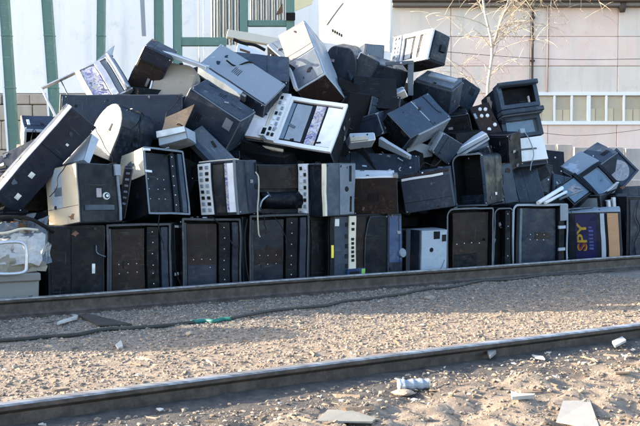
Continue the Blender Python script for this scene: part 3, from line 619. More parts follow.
# cables on the wall
def cable(name, pts, r, mat, label, cat='cable', k=6, n=6):
    bm = bmesh.new(); p = [Vector(a) for a in pts]; tube(bm, smoothpath(p, k), r, n)
    o = link(name, bm, mat); return tag(o, label, cat)
cable('wire', [atY(395, 46, 36), atY(450, 52, 36.2), atY(530, 58, 36.4), atY(590, 59.5, 36.5), atY(680, 58, 36.6)], .010, 'rubber', 'thin dark overhead wire sagging across the upper pink wall', 'wire')
cable('wire', [atY(528, 131, 30), atY(575, 135.5, 30), atY(630, 131, 30), atY(680, 122, 30)], .007, 'rubber', 'thin dark wire sagging below the window band', 'wire')
# low fence of pale concrete slabs
fe = tag(empty('slab_fence', Matrix.Translation(atY(600, 175, 23))), 'low fence of weathered pale concrete slabs behind the right of the heap', 'fence')
for k in range(9):
    a = atY(540+k*17+R_.uniform(-1, 1), 175, 23+R_.uniform(0, .25)); b = a.x+.40; zt_ = atY(600, 146+R_.uniform(-3, 3), 23).z
    bm = bmesh.new(); box(bm, (a.x, a.y, 0), (b, a.y+.1, zt_), .012)
    o = link('slab', bm, 'slab_pale', fe); o.data.transform(Matrix.Translation(-fe.location))
# ------------------------------------------------------------ white shed, left
YS = 17.
def sx(px): return (px-CX)*YS/F
def szz(py): return atY(320, py, YS).z
shed = tag(empty('white_shed', Matrix.Translation((sx(150), YS, 0))), 'whitewashed shed wall on a rough stone plinth behind the left of the heap', 'building')
def spart(name, bm, mat):
    bmesh.ops.translate(bm, verts=bm.verts, vec=(-sx(150), -YS, 0)); return link(name, bm, mat, shed)
bm = bmesh.new(); box(bm, (sx(-90), YS, szz(93)), (sx(391), YS+3, 7.2)); spart('wall', bm, 'shed_white')
bm = bmesh.new(); box(bm, (sx(-92), YS+.02, 0), (sx(393), YS+3, szz(93)-.004)); spart('plinth', bm, 'plinth_stone')
pr = [szz(93)-.02, szz(105), szz(121), szz(150), .9, .0]
for i in range(4):
    x = sx(-90)
    while x < sx(130):
        wd = R_.uniform(.35, .75) if i else R_.uniform(.5, 1.0)
        bm = bmesh.new(); box(bm, (x+.008, YS-.10+R_.uniform(-.02, .02), pr[i+1]+.008), (x+wd-.008, YS+.018, pr[i]-.008), .015); spart('stone', bm, 'plinth_stone'); x += wd
bm = bmesh.new(); box(bm, (sx(-94), YS-.3, 7.2), (sx(395), YS+3.2, 7.4)); spart('roof', bm, 'roof_dark')
# corrugated white sheets between the green frames
def corr(px0, px1, py1, Y, label, nr):
    a, b = atY(px0, py1, Y), atY(px1, py1, Y)
    bm = bmesh.new(); prev = None; k = nr*6
    for i in range(k+1):
        x = a.x+(b.x-a.x)*i/k; y = Y+.035*math.sin(i/6*2*math.pi)
        cur = [bm.verts.new((x, y, a.z)), bm.verts.new((x, y, 5.2))]
        if prev: bm.faces.new((prev[0], cur[0], cur[1], prev[1]))
        prev = cur
    r = bmesh.ops.solidify(bm, geom=bm.faces[:], thickness=.006)
    o = link('corrugated_sheet', bm, 'white_paint'); tag(o, label, 'metal sheet', 'white corrugated sheets by the green frames')
corr(211, 247, 45, 14.6, 'white corrugated metal sheet left of the upright green post', 6)
corr(250, 288, 24, 14.6, 'white corrugated metal sheet standing above the green crossbeam', 7)
# green steel posts
YP = 14.
def post_bm(bm, px0, py0, px1, py1, wpx, Y=YP, dep=.12):
    a, b = atY(px0, py0, Y), atY(px1, py1, Y)
    d = (b-a)/(b.z-a.z)
    p0 = a+d*(-.0-a.z); p1 = a+d*(5.0-a.z); w2 = wpx*Y/F/2
    vs = [bm.verts.new(p+Vector((sx_*w2, sy_*dep/2, 0))) for p in (p0, p1) for sx_, sy_ in ((-1, -1), (1, -1), (1, 1), (-1, 1))]
    for q in ((0, 3, 2, 1), (4, 5, 6, 7), (0, 1, 5, 4), (1, 2, 6, 5), (2, 3, 7, 6), (3, 0, 4, 7)): bm.faces.new([vs[i] for i in q])
    return p0
def post(px0, py0, px1, py1, wpx, label):
    a, b = atY(px0, py0, YP), atY(px1, py1, YP); d = (b-a)/(b.z-a.z); base = a-d*a.z
    e = tag(empty('steel_post', Matrix.Translation(base)), label, 'post', 'green steel posts in front of the white shed')
    bm = bmesh.new(); post_bm(bm, px0, py0, px1, py1, wpx); o = link('upright', bm, 'green_paint', e); o.data.transform(Matrix.Translation(-base))
    bm = bmesh.new(); post_bm(bm, px0-wpx*.5-1.1, py0, px1-wpx*.5-1.1, py1, 2.0, YP, .14); o = link('edge_strip', bm, 'white_paint', e); o.data.transform(Matrix.Translation(-base))  # white strip paints the sunlit left edge of the post
    for zz in (2.6, 3.4, 4.1):
        c = a+d*(zz-a.z); bm = bmesh.new(); box(bm, (c.x-wpx*YP/F*.54, c.y-.07, c.z), (c.x+wpx*YP/F*.54, c.y+.07, c.z+.02)); o = link('band', bm, 'green_paint', e); o.data.transform(Matrix.Translation(-base))
post(12.5, 120, 4.5, 0, 8.5, 'leftmost green steel post in front of the white shed')
post(55, 110, 47, 0, 9, 'second green steel post from the left, behind the slot machine in a metal frame')
post(101, 52, 101.5, 0, 7, 'third green steel post from the left, slimmest of the row')
fr = tag(empty('scaffold', Matrix.Translation(atY(178, 175, YP))), 'green steel frame of two posts and a low crossbeam', 'frame')
def fpart(e, name, bm, mat):
    bmesh.ops.translate(bm, verts=bm.verts, vec=-e.location); return link(name, bm, mat, e)
for px, wp in ((159, 8), (177.5, 7.5)):
    bm = bmesh.new(); post_bm(bm, px+.6, 60, px, 0, wp); fpart(fr, 'upright', bm, 'green_paint')
    bm = bmesh.new(); post_bm(bm, px-wp/2-.8, 60, px-wp/2-1.2, 0, 1.6, YP, .14); fpart(fr, 'edge_strip', bm, 'white_paint')  # white strips stand in for sunlight on the uprights' left edges
a, b = atY(181.3, 46, YP), atY(226, 37.5, YP); bm = bmesh.new(); box(bm, (a.x, YP-.05, a.z), (b.x, YP+.05, b.z), .006); fpart(fr, 'crossbeam', bm, 'green_paint')
fr2 = tag(empty('scaffold', Matrix.Translation(atY(244, 175, YP))), 'green steel frame with two uprights and a crossbeam above the pale plank', 'frame')
for px, wp in ((244, 7.5), (290.5, 8)):
    bm = bmesh.new(); post_bm(bm, px, 40, px, 0, wp); fpart(fr2, 'upright', bm, 'green_paint')
a, b = atY(248, 26.5, YP), atY(286.4, 20.5, YP); bm = bmesh.new(); box(bm, (a.x, YP-.05, a.z), (b.x, YP+.05, b.z), .006); fpart(fr2, 'crossbeam', bm, 'green_paint')
a, b = atY(286.0, 20, YP-.09), atY(295.2, 12.5, YP-.09); bm = bmesh.new(); box(bm, (a.x, YP-.1, a.z), (b.x, YP-.065, b.z), .004); fpart(fr2, 'bracket', bm, 'rubber')
# hanging grey strip, yellow board, orange scrap on the sheet
def quad_thing(name, pts, th, mat, label, cat, group=None, kind=None):      # a sheet through given 3-D corner points
    bm = bmesh.new(); P = [Vector(p) for p in pts]
    n = (P[1]-P[0]).cross(P[2]-P[0]).normalized()
    c = sum(P, Vector())/len(P)
    a = [bm.verts.new(p-c+n*th/2) for p in P]; b = [bm.verts.new(p-c-n*th/2) for p in P]
    bm.faces.new(a); bm.faces.new(b[::-1]); k = len(P)
    for i in range(k): bm.faces.new((a[i], b[i], b[(i+1) % k], a[(i+1) % k]))
    bmesh.ops.recalc_face_normals(bm, faces=bm.faces)
    return tag(link(name, bm, mat, loc=c), label, cat, group, kind)
quad_thing('metal_strip', [atY(138.5, -30, 15.5), atY(143, -30, 15.5), atY(146, 36, 15.5), atY(142, 36, 15.5)], .02, 'pale_metal', 'grey metal strip hanging before the white wall between green posts', 'metal strip')
quad_thing('sign_board', [atY(295, -12, 16.), atY(316, -12, 16.), atY(312, 4, 16.), atY(295, 11, 16.)], .03, 'yellow_board', 'pale yellow board right of the green frame', 'board')
quad_thing('metal_scrap', [atY(276, 14, 14.3), atY(282.5, 3, 14.3), atY(283, 12.5, 14.3), atY(277, 15, 14.3)], .01, 'rust', 'orange rusty scrap stuck on the corrugated sheet', 'scrap')
for k, px in enumerate((199, 204)):
    cable('wire', [atY(px, -20, 15), atY(px-.5, 30, 15), atY(px+.5, 62, 15)], .008, 'zinc_metal', ['thin vertical wire left, in front of the white shed wall', 'thin vertical wire right, in front of the white shed wall'][k], 'wire')
# ------------------------------------------------------------ birch
def birch(base, H, label, seed, lean, spread):
    rg = random.Random(seed)
    e = tag(empty('birch_tree', Matrix.Translation(base)), label, 'tree')
    tb = bmesh.new(); tw = bmesh.new()
    trunk = smoothpath([(0, 0, 0), (.10, 0, H*.3), (-.06, .05, H*.5), (.06, .05, H*.68), (lean*.6, .05, H*.84), (lean, 0, H)], 6)
    tube(tb, trunk, .062, 8, .025)
    fork = trunk[int(len(trunk)*.60)]
    limb = smoothpath([fork, fork+Vector((.25, .1, .75)), fork+Vector((.5, .1, 1.5)), fork+Vector((.65, .1, 2.6))], 5); tube(tb, limb, .038, 7, .012)
    high = smoothpath([limb[7], limb[7]+Vector((.7, 0, .9)), limb[7]+Vector((1.5, .1, 1.35)), limb[7]+Vector((2.6, .1, 1.3))], 4); tube(tb, high, .04, 6, .015)
    starts = [(trunk[i], Vector((rg.choice((-1, 1)), rg.uniform(-.5, .5), .5))) for i in range(len(trunk)//3, len(trunk)) for _ in range(1)]
    starts += [(p, Vector((1, rg.uniform(-.5, .5), .3))) for p in limb for _ in range(2)]
    starts += [(p, Vector((.6, rg.uniform(-.5, .5), -.6))) for p in high[4:]]
    for p, d in starts:
        L = rg.uniform(.8, spread)
        d = Vector((d.x*rg.uniform(.25, .8), d.y*.7, rg.uniform(.4, 1.3) if d.z > 0 else -.6)).normalized()
        pts = [p]; v = d.copy()
        for k in range(7):
            v = (v+Vector((rg.uniform(-.2, .2), rg.uniform(-.25, .25), -.09))).normalized(); pts.append(pts[-1]+v*L/7)
        tube(tw, pts, .014, 4, .005)
        for k in range(2, 8):
            for _ in range(2):
                v = Vector((rg.uniform(-.7, .7), rg.uniform(-.5, .5), rg.uniform(-.5, .4))); q = [pts[k]]
                for _k in range(4):
                    v = (v.normalized()+Vector((rg.uniform(-.15, .15), rg.uniform(-.25, .25), -.12))); q.append(q[-1]+v.normalized()*L*.1)
                tube(tw, q, .006, 3, .003)
    link('trunk', tb, 'birch_bark', e); c = link('crown', tw, 'twig', e)
    return e
def bark():
    m, t, b = nodes('birch_bark'); v = coords(t, (2, 2, 9))
    c = mixc(t, ramp(t, noi(t, v, 3, 4), .58, .68), (.46, .42, .36), (.10, .08, .07)); t.links.new(c, b.inputs['Base Color']); b.inputs['Roughness'].default_value = .8; M['birch_bark'] = m
bark()
birch(Vector((atY(490, 100, 26).x, 26, 0)), 7.2, 'bare birch with pale drooping twigs behind the heap', 3, -.3, 2.2)
birch(Vector((atY(572, 100, 33).x, 33, 5.2+3.1)), 3.0, 'bare twigs of a birch hanging over the roof edge at the top right', 5, .2, 2.0) if False else None
# ============================================================ THE HEAP
GB = 'machine cabinets along the bottom of the heap'; GS = 'slot machines in the heap'; GC = 'cabinets thrown on the heap'
CB, SM = 'cabinet', 'slot machine'
S0 = .45
# ---- bottom row, left to right
def open_back(b, panel='brown_primer', dots=True, strip=True, radii=(.012,)*4, rim='worn_edge_dark'):
    b.open('black_paint', .022, min(.16, b.d*.3), radii, rim)
    b.rect('inner_panel', panel, 'F', .10, .60, .05, .93, -.05, -.12)
    b.rect('panel_flange', 'worn_edge_dark', 'F', .04, .075, .04, .94, -.01, -.10)
    if dots: b.dots('bolt_metal', 'F', (.2, .34, .48), (.36, .47), .0055, -.046)
    if strip:
        b.rect('perforated_strip', 'black_paint', 'F', .63, .82, .04, .95, -.03, -.09)
        b.dots('bolt_metal', 'F', (.72,), (.08, .2, .33, .45, .6, .74, .88), .006, -.024)
        b.rect('side_flange', 'navy_paint', 'F', .85, .955, .04, .95, -.012, -.10)
b = rowbox('machine_cabinet', 47, 104, 226, S0+.0, S0+.02, .6, 'plain black cabinet with a small white sticker, beside the crumpled metal', CB, GB)
b.body('black_paint'); b.rect('side_panel', 'black_paint', 'F', .04, .96, .03, .96, .004)
b.rect('sticker', 'sticker', 'F', .77, .83, .40, .52, .007, .002); b.disc('cable_hole', 'dark_inside', 'F', .82, .75, .02, .006)
bm = bmesh.new(); tube(bm, smoothpath([b.pt('F', .83, .75, .02), b.pt('F', .84, .66, .03), b.pt('F', .93, .62, .03), b.pt('F', 1.0, .60, .03)], 5), .005, 6); b.add('cord', bm, 'grey_paint')
b = rowbox('machine_cabinet', 105.5, 170, 223.5, S0+.03, S0+.02, .6, 'leftmost open backed cabinet with brown panel and bolted strip in the bottom row', CB, GB); open_back(b)
b = rowbox('machine_cabinet', 171, 181, 222, S0+.1, S0+.12, .5, 'narrow black cabinet side squeezed between two open cabinets at the left', CB, GB); b.body('black_paint'); b.rect('hinge', 'bolt_metal', 'F', .2, .8, .93, .96, .006); b.rect('hinge', 'bolt_metal', 'F', .3, .7, .3, .34, .006)
bm = bmesh.new(); tube(bm, smoothpath([b.pt('F', .1, .97, .03), b.pt('F', .0, .7, .05), b.pt('F', .15, .4, .04), b.pt('F', 1.0, .05, .05)], 5), .007, 6); b.add('cord', bm, 'rubber')
b = rowbox('machine_cabinet', 182, 241, 218.5, S0+.02, S0+.0, .6, 'second open backed cabinet from the left, below the sideways slot machine', CB, GB); open_back(b)
b.rect('inner_panel', 'navy_paint', 'F', .11, .59, .06, .40, -.046, -.06)
b = rowbox('machine_cabinet', 242, 249.5, 217, S0+.08, S0+.1, .5, 'narrow dark cabinet edge with a bent black trim strip', CB, GB); b.body('navy_paint')
bm = bmesh.new(); tube(bm, smoothpath([b.pt('F', .3, .97, .04), b.pt('F', -.1, .7, .05), b.pt('F', .1, .3, .05), b.pt('F', .7, .06, .05)], 5), .012, 6); b.add('trim', bm, 'rubber')
b.disc('lock', 'bolt_metal', 'F', .4, .08, .02, .02)
b = rowbox('machine_cabinet', 250, 309, 215, S0+.02, S0+.0, .6, 'third open backed cabinet from the left with pale scuffs on its panel', CB, GB); open_back(b, 'navy_paint')
b.rect('worn_patch', 'brown_primer', 'F', .12, .58, .36, .56, -.047, -.06)
b = rowbox('machine_cabinet', 309.5, 328, 216, S0+.12, S0+.14, .55, 'plain black cabinet in the shade left of the yellow sticker', CB, GB); b.body('black_paint'); b.door('black_paint', lock=False)
# machine on its side with symbol strip
b = rowbox('slot_machine', 329, 388, 214, S0+.02, S0+.04, .6, 'slot machine on its side with pale button strip and curved black cheek', SM, GS)
b.body('black_paint'); b.rect('edge_post', 'black_paint', 'F', 0, .07, .02, .98, .03)
b.rect('sticker', 'yellow_print', 'F', .015, .055, .40, .58, .034, .028); b.rect('sticker', 'sticker', 'F', .09, .16, .84, .94, .016, .008)
b.rect('face_plate', 'slate_paint', 'F', .075, .31, .03, .97, .012); 
st = b.rect('button_strip', 'cream_paint', 'F', .31, .42, .22, .98, .03)
for k, v in enumerate((.36, .42, .48, .54, .60, .66, .80, .88)): b.rect('button', 'rubber', 'F', .345, .39, v-.022, v+.016, .036, .028)
for v in (.28, .42, .56, .70, .86): b.rect('button', 'rubber', 'F', .255, .295, v-.03, v+.03, .018, .01)
b.rect('front_glass', 'brown_primer', 'F', .43, .60, .16, .97, .008)
b.pbody('black_paint', [(.58, .03), (.98, .03), (.98, .97), (.66, .97), (.61, .86), (.575, .66), (.565, .45), (.57, .2)], .006, name='side_cheek').location = (0, -.03, 0)
b.rect('coin_tray', 'blue_plastic', 'F', .27, .56, .10, .24, .05); b.rect('tray_mouth', 'dark_inside', 'F', .31, .46, .13, .20, .053, .045)
b.rect('label', 'green_print', 'F', .50, .56, .11, .23, .053, .045)
b = rowbox('machine_cabinet', 388.5, 403, 214, S0-.02, S0+.02, .5, 'narrow blue cabinet standing right of the curved black machine', CB, GB); b.body('navy_paint'); b.rect('side_panel', 'blue_plastic', 'F', .06, .94, .28, .97, .005); b.disc('round_cap', 'pale_metal', 'F', .93, .42, .06, .03)
b = rowbox('machine_cabinet', 402, 446, 228, S0+.3, S0+.34, .5, 'brown panelled cabinet set back behind the small pale box', CB, GB); b.body('black_paint'); b.rect('front_panel', 'brown_primer', 'F', .08, .97, .05, .95, .006)
b = rowbox('metal_box', 421, 447.5, 229.5, S0-.02, S0-.04, .35, 'pale grey metal box with a round hole and two square cutouts', 'metal box'); b.body('pale_metal', .006, 'worn_edge')
b.disc('round_hole', 'dark_inside', 'F', .40, .60, .033, .004, -.01, 16)
b.rect('square_hole', 'dark_inside', 'F', .48, .72, .82, .97, .004); b.rect('square_hole', 'dark_inside', 'F', .80, .96, .76, .90, .004)
bm = bmesh.new(); tube(bm, [b.pt('F', .68, .16, .003), b.pt('F', .8, .24, .006), b.pt('F', .9, .38, .004)], .003, 5); b.add('scratch', bm, 'grey_paint')
b.rect('side_strip', 'navy_paint', 'F', -.06, -.01, .02, 1.0, -.01, -.2)
b = rowbox('machine_cabinet', 447.5, 493.5, 208.5, S0+.06, S0+.02, .6, 'brown panelled open cabinet with one row of bolts, right of the pale box', CB, GB); b.open('black_paint', .02, .16, (.012, .012, .03, .10))
b.rect('inner_panel', 'brown_primer', 'F', .17, .93, .05, .93, -.05, -.12); b.dots('bolt_metal', 'F', (.26, .42, .58, .74), (.47,), .008, -.046); b.disc('lock_hole', 'dark_inside', 'F', .84, .52, .018, -.045)
b.rect('inner_panel', 'black_paint', 'F', .2, .7, .07, .32, -.047, -.06)
b = rowbox('machine_cabinet', 494, 513, 207.5, S0+.05, S0+.03, .6, 'narrow arch topped black cabinet with a column of white bolts', CB, GB); b.open('black_paint', .016, .12, (.01, .01, .05, .09))
b.rect('perforated_strip', 'black_paint', 'F', .62, .9, .03, .96, -.01, -.08); b.dots('bolt_metal', 'F', (.76,), (.1, .26, .52, .72, .9), .009, -.006)
b = rowbox('machine_cabinet', 513.5, 568, 203.5, S0+.02, S0+.0, .6, 'pale rimmed open cabinet with a rounded corner, left of the blue sign box', CB, GB); b.open('black_paint', .028, .16, (.012, .012, .02, .09), 'pale_metal')
b.rect('inner_panel', 'navy_paint', 'F', .2, .82, .05, .93, -.05, -.12); b.rect('panel_flange', 'worn_edge', 'F', .155, .195, .05, .93, -.03, -.10)
b.dots('bolt_metal', 'F', (.36, .48, .6), (.46, .54), .007, -.046); b.rect('worn_patch', 'brown_primer', 'F', .44, .74, .47, .57, -.048, -.06)
b.rect('latch_bar', 'black_paint', 'F', .84, .94, .03, .93, -.01, -.08)
for v in (.28, .62): b.rect('latch', 'pale_metal', 'F', .83, .95, v, v+.045, .004, -.02)
b.rect('corner_cap', 'pale_metal', 'F', .85, .99, .74, .985, .012, .0)
# blue sign machine
b = fitbox('SPY', 'slot_machine', 'sideways machine with blue SPY lettering and a bare plywood end', SM, GS)
b.body('navy_paint'); b.rect('sign_panel', 'spy_blue', 'F', .14, .54, .04, .96, .006); b.rect('frame_bar', 'pale_metal', 'F', .62, .70, .02, .97, .02)
b.rect('top_sheet', 'pale_metal', 'T', .01, .99, .01, .99, .006); b.rect('frame_bar', 'black_paint', 'F', .71, .745, .02, .96, .012)
b.rect('end_panel', 'plywood', 'F', .755, .955, .03, .97, .016); b.rect('frame_bar', 'worn_edge_dark', 'F', .96, .995, .02, .97, .010)
def lettering(b, text, mat, u0, u1, v0, v1, n, parent=None):
    cu = bpy.data.curves.new('lettering', 'FONT'); cu.body = text; cu.extrude = .002; cu.resolution_u = 3; cu.offset = .02
    to = bpy.data.objects.new('lettering', cu); COL.objects.link(to)
    me = bpy.data.meshes.new_from_object(to.evaluated_get(bpy.context.evaluated_depsgraph_get())); bpy.data.objects.remove(to); bpy.data.curves.remove(cu)
    co = np.array([v.co[:] for v in me.vertices]); lo, hi = co.min(0), co.max(0)
    for v in me.vertices:            # reads upwards: text x -> +v, text y -> -u
        tx = (v.co.x-lo[0])/(hi[0]-lo[0]); ty = (v.co.y-lo[1])/(hi[1]-lo[1])
        v.co = b.warp(b.pt('F', u1-(u1-u0)*ty, v0+(v1-v0)*tx, n+v.co.z))-b.off
    me.flip_normals() if False else None
    me.materials.clear(); me.materials.append(M[mat]); o = bpy.data.objects.new('lettering', me); COL.objects.link(o); o.parent = parent or b.e
    return o
lettering(b, 'SPY', 'spy_yellow', .17, .35, .20, .80, .010)
lettering(b, 'S', 'spy_red', .19, .33, .215, .385, .0125)
for k in range(7): b.rect('print_mark', 'spy_pale', 'F', .39, .46+R_.uniform(-.02, .02), .22+k*.075, .22+k*.075+R_.uniform(.03, .05), .0085, .004)
b = rowbox('machine_cabinet', 617, 629, 194, S0+.35, S0+.3, .5, 'tall dark cabinet edge behind the plywood end of the SPY machine', CB, GB); b.body('slate_paint'); b.rect('side_panel', 'slate_paint', 'F', .1, .9, .03, .97, .005)
b = rowbox('machine_cabinet', 627.5, 668, 196, S0+.1, S0+.1, .6, 'dark cabinet at the right edge with a thin cord down its front', CB, GB); b.body('black_paint'); b.door('navy_paint', lock=False)
bm = bmesh.new(); tube(bm, smoothpath([b.pt('F', .25, .93, .02), b.pt('F', .16, .7, .035), b.pt('F', .28, .5, .03), b.pt('F', .14, .3, .03), b.pt('F', .22, .1, .02)], 5), .006, 6); b.add('cord', bm, 'rubber')
for k, (x0, x1, yt, s_, z0, lab) in enumerate(((-110, -42, 228, .5, 0, 'unseen black cabinet added left of the concrete block to shade the gravel'), (-190, -112, 232, .5, 0, 'unseen black cabinet added further left along the bottom row for shade'), (-290, -192, 238, .5, 0, 'unseen black cabinet added near the left end of the bottom row for shade'),
        (-330, -250, 160, .6, .82, 'unseen slate cabinet added on the left end of the bottom row for shade'), (-430, -332, 160, .6, .82, 'unseen slate cabinet added at the far left end for shade'), (-400, -292, 238, .5, 0, 'last unseen black cabinet added at the far left end for shade'))):
    b = rowbox('machine_cabinet', x0, x1, yt, s_, s_+R_.uniform(-.05, .05), .6, lab, CB, GB, z0, .81 if z0 == 0 else 1.55); b.body('navy_paint'); b.door('black_paint')  # cabinets added out of view on the left to shade the gravel
# ---- second layer
b = fitbox('M1', 'slot_machine', 'battered machine with a cream sunlit side and a ring lock on its dark front', SM, GS)
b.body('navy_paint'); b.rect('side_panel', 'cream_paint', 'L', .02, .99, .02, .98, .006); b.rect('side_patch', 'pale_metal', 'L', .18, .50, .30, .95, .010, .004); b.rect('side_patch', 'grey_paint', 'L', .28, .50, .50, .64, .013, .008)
b.disc('cable_hole', 'dark_inside', 'L', .30, .32, .02, .014)
b.rect('front_glass', 'black_paint', 'F', .03, .97, .02, .98, .006); b.rect('trim_bar', 'slate_paint', 'F', .10, .78, .20, .29, .02)
d_ = b.disc('lock_ring', 'bolt_metal', 'F', .62, .44, .040, .022, k=20); b.disc('lock_ring', 'black_paint', 'F', .62, .44, .030, .026, k=20, parent=d_); b.disc('lock_core', 'bolt_metal', 'F', .62, .44, .016, .032, k=14, parent=d_)
b.rect('sticker', 'faded_print', 'F', .40, .52, .42, .58, .010); b.rect('edge_rail', 'worn_edge', 'F', .90, .96, .02, .98, .02); b.rect('corner_cap', 'pale_metal', 'F', .86, 1.0, .80, .99, .03)
b = fitbox('SLOTBAR', 'slotted_bar', 'dark slotted bar leaning against the open black cabinet', 'bar'); b.body('black_paint')
for v in (.3, .42, .54, .66, .78, .9): b.rect('slot', 'grey_paint', 'F', .3, .75, v-.02, v+.02, .004)
b = fitbox('M2', 'machine_cabinet', 'open black cabinet with a cream sunlit flank, second layer at the left', CB, GC)
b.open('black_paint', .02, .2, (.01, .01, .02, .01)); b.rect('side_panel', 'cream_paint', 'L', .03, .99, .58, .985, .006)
b.rect('inner_panel', 'black_paint', 'F', .08, .68, .05, .94, -.06, -.12); b.dots('bolt_metal', 'F', (.72,), (.15, .3, .45, .6, .75, .9), .007, -.03); b.rect('perforated_strip', 'black_paint', 'F', .68, .8, .04, .95, -.035, -.09)
b.rect('side_flange', 'slate_paint', 'F', .84, .95, .04, .95, -.01, -.10)
for v in (.62, .94): b.rect('hinge', 'bolt_metal', 'F', .0, .16, v, v+.035, .008)
b.dots('bolt_metal', 'F', (.15, .35, .5), (.25, .4, .55), .005, -.056)
def buttons(b, u0, u1, rows, colsn, v0, v1, mats=('dusty_screen', 'rubber', 'white_glass'), n=.022, p=.55):
    for i in range(rows):
        for j in range(colsn):
            cu = u0+(u1-u0)*(j+.5)/colsn; cv = v0+(v1-v0)*(i+.5)/rows
            du, dv = (u1-u0)/colsn*p/2, (v1-v0)/rows*p/2
            b.rect('button', mats[(i*3+j*5+R_.randrange(3)) % len(mats)], 'F', cu-du, cu+du, cv-dv, cv+dv, n+.012, n-.004, .003)
b = fitbox('M3', 'slot_machine', 'slot machine on its side with purple glass and a cord on its flank', SM, GS)
b.body('navy_paint'); b.rect('button_panel', 'white_plastic', 'F', .02, .36, .02, .97, .022); buttons(b, .04, .34, 8, 2, .05, .95)
b.rect('screen', 'screen_glass', 'F', .40, .68, .05, .93, .008); b.frame('screen_frame', 'black_paint', 'F', .37, .71, .02, .97, .03, .03, .02)
b.rect('art_glass', 'art_print', 'F', .715, .78, .05, .94, .012); b.rect('white_glass', 'white_glass', 'F', .785, .95, .05, .94, .012); b.rect('edge_rail', 'cream_paint', 'T', .02, .98, .02, .2, .01); b.rect('edge_rail', 'worn_edge', 'F', .96, 1.0, 0, 1, .02)
b.disc('cable_hole', 'dark_inside', 'R', .85, .50, .035, .006, k=14); b.rect('cutout', 'dark_inside', 'R', .86, .95, .72, .95, .005)
b = fitbox('M4', 'machine_cabinet', 'brown fronted cabinet with a dark rolled bottom edge, between the two sideways slot machines', CB, GC)
b.body('black_paint'); b.rect('front_panel', 'brown_primer', 'F', .02, .98, .50, .97, .02); b.disc('knob', 'rubber', 'F', .80, .90, .02, .035)
bm = bmesh.new(); cyl(bm, b.pt('F', .05, .27, .0), b.pt('F', .99, .27, .0), b.h*.17, 16); b.add('roller', bm, 'black_paint')
b = fitbox('M5', 'slot_machine', 'slot machine on its side with a white button strip and a slotted grey flank', SM, GS)
b.body('slate_paint'); b.rect('button_panel', 'white_plastic', 'F', .0, .36, .0, 1., .022); buttons(b, .03, .34, 8, 2, .03, .97, ('rubber', 'dusty_screen', 'white_glass'))
b.rect('screen', 'screen_glass', 'F', .42, .84, .04, .94, .006); b.frame('screen_frame', 'black_paint', 'F', .38, .88, .01, .98, .03, .03, .02); b.rect('edge_rail', 'cream_paint', 'F', .90, 1.0, .01, .99, .03)
b.rect('flank_panel', 'grey_paint', 'R', .45, .97, .02, .98, .008); b.rect('slot', 'dark_inside', 'R', .76, .84, .64, .95, .011); b.rect('slot', 'dark_inside', 'R', .80, .87, .06, .36, .011); b.disc('cable_hole', 'dark_inside', 'R', .68, .50, .035, .012, k=14)
b = fitbox('M6', 'machine_cabinet', 'brown fronted cabinet with a white top ledge, right of the slotted grey flank', CB, GC); b.body('brown_primer')
b.rect('front_panel', 'brown_primer', 'F', .01, .99, .01, .98, .006); b.rect('top_ledge', 'white_plastic', 'T', .0, .96, .0, .9, .012); b.rect('corner_clip', 'zinc_metal', 'T', .9, 1.02, -.03, .3, .03)
b = fitbox('M7', 'machine_cabinet', 'slate blue cabinet with a plain face and a brown top strip with a white line', CB, GC); b.body('slate_paint')
b.rect('front_panel', 'slate_paint', 'F', .015, .985, .02, .90, .008); b.rect('edge_strip', 'white_plastic', 'F', .03, .86, .92, .985, .016); b.rect('top_strip', 'brown_primer', 'T', .0, .97, -.01, .3, .016); b.disc('bolt', 'bolt_metal', 'T', .45, .08, .012, .03)
b = fitbox('M8', 'machine_cabinet', 'black cabinet with an open arch topped front in the middle of the second layer', CB, GC); b.open('black_paint', .02, .3, (.02, .02, .07, .12)); b.rect('side_flange', 'slate_paint', 'F', .9, .99, .03, .94, .008)
b.rect('inner_lip', 'navy_paint', 'F', .06, .9, .03, .2, -.12, -.2)
b = fitbox('M9', 'machine_cabinet', 'slate cabinet with a rust stained top, right of the arch topped cabinet', CB, GC); b.body('slate_paint'); b.rect('front_panel', 'slate_paint', 'F', .02, .98, .02, .97, .006); b.rect('rust_patch', 'rust', 'T', .05, .8, .02, .6, .006)
b = fitbox('M10', 'machine_cabinet', 'dark cabinet tilted under the white panel of the arcade machine', CB, GC); b.body('slate_paint'); b.door('navy_paint', lock=False)
# ---- left side of the heap
b = fitbox('P0', 'machine_cabinet', 'long dark cabinet at the left edge behind the white edged one', CB, GC); b.body('navy_paint'); b.rect('front_panel', 'navy_paint', 'F', .02, .97, .04, .96, .005)
b = fitbox('P1', 'machine_cabinet', 'long dark cabinet leaning steeply with a white lit edge, at the left', CB, GC); b.body('navy_paint', .006)
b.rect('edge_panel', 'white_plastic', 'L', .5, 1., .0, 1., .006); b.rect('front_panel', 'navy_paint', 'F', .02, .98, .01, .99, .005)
b.rect('sticker', 'sticker', 'F', .40, .56, .32, .37, .008); b.rect('sticker', 'sticker', 'F', .50, .66, .10, .15, .008); b.rect('sticker', 'sticker', 'F', .62, .72, .72, .74, .008)
for v in (.66, .84): b.rect('hinge', 'bolt_metal', 'R', .1, .5, v, v+.025, .012)
b = fitbox('P2', 'machine_cabinet', 'wide navy cabinet lying flat across the left of the heap', CB, GC); b.body('navy_paint'); b.rect('back_panel', 'navy_paint', 'F', .015, .985, .03, .96, .006)
b.disc('vent_cap', 'bolt_metal', 'F', .965, .55, .02, .012); b.disc('cable_hole', 'dark_inside', 'F', .13, .75, .02, .007); b.rect('edge_panel', 'cream_paint', 'L', .0, 1, .5, 1., .005)
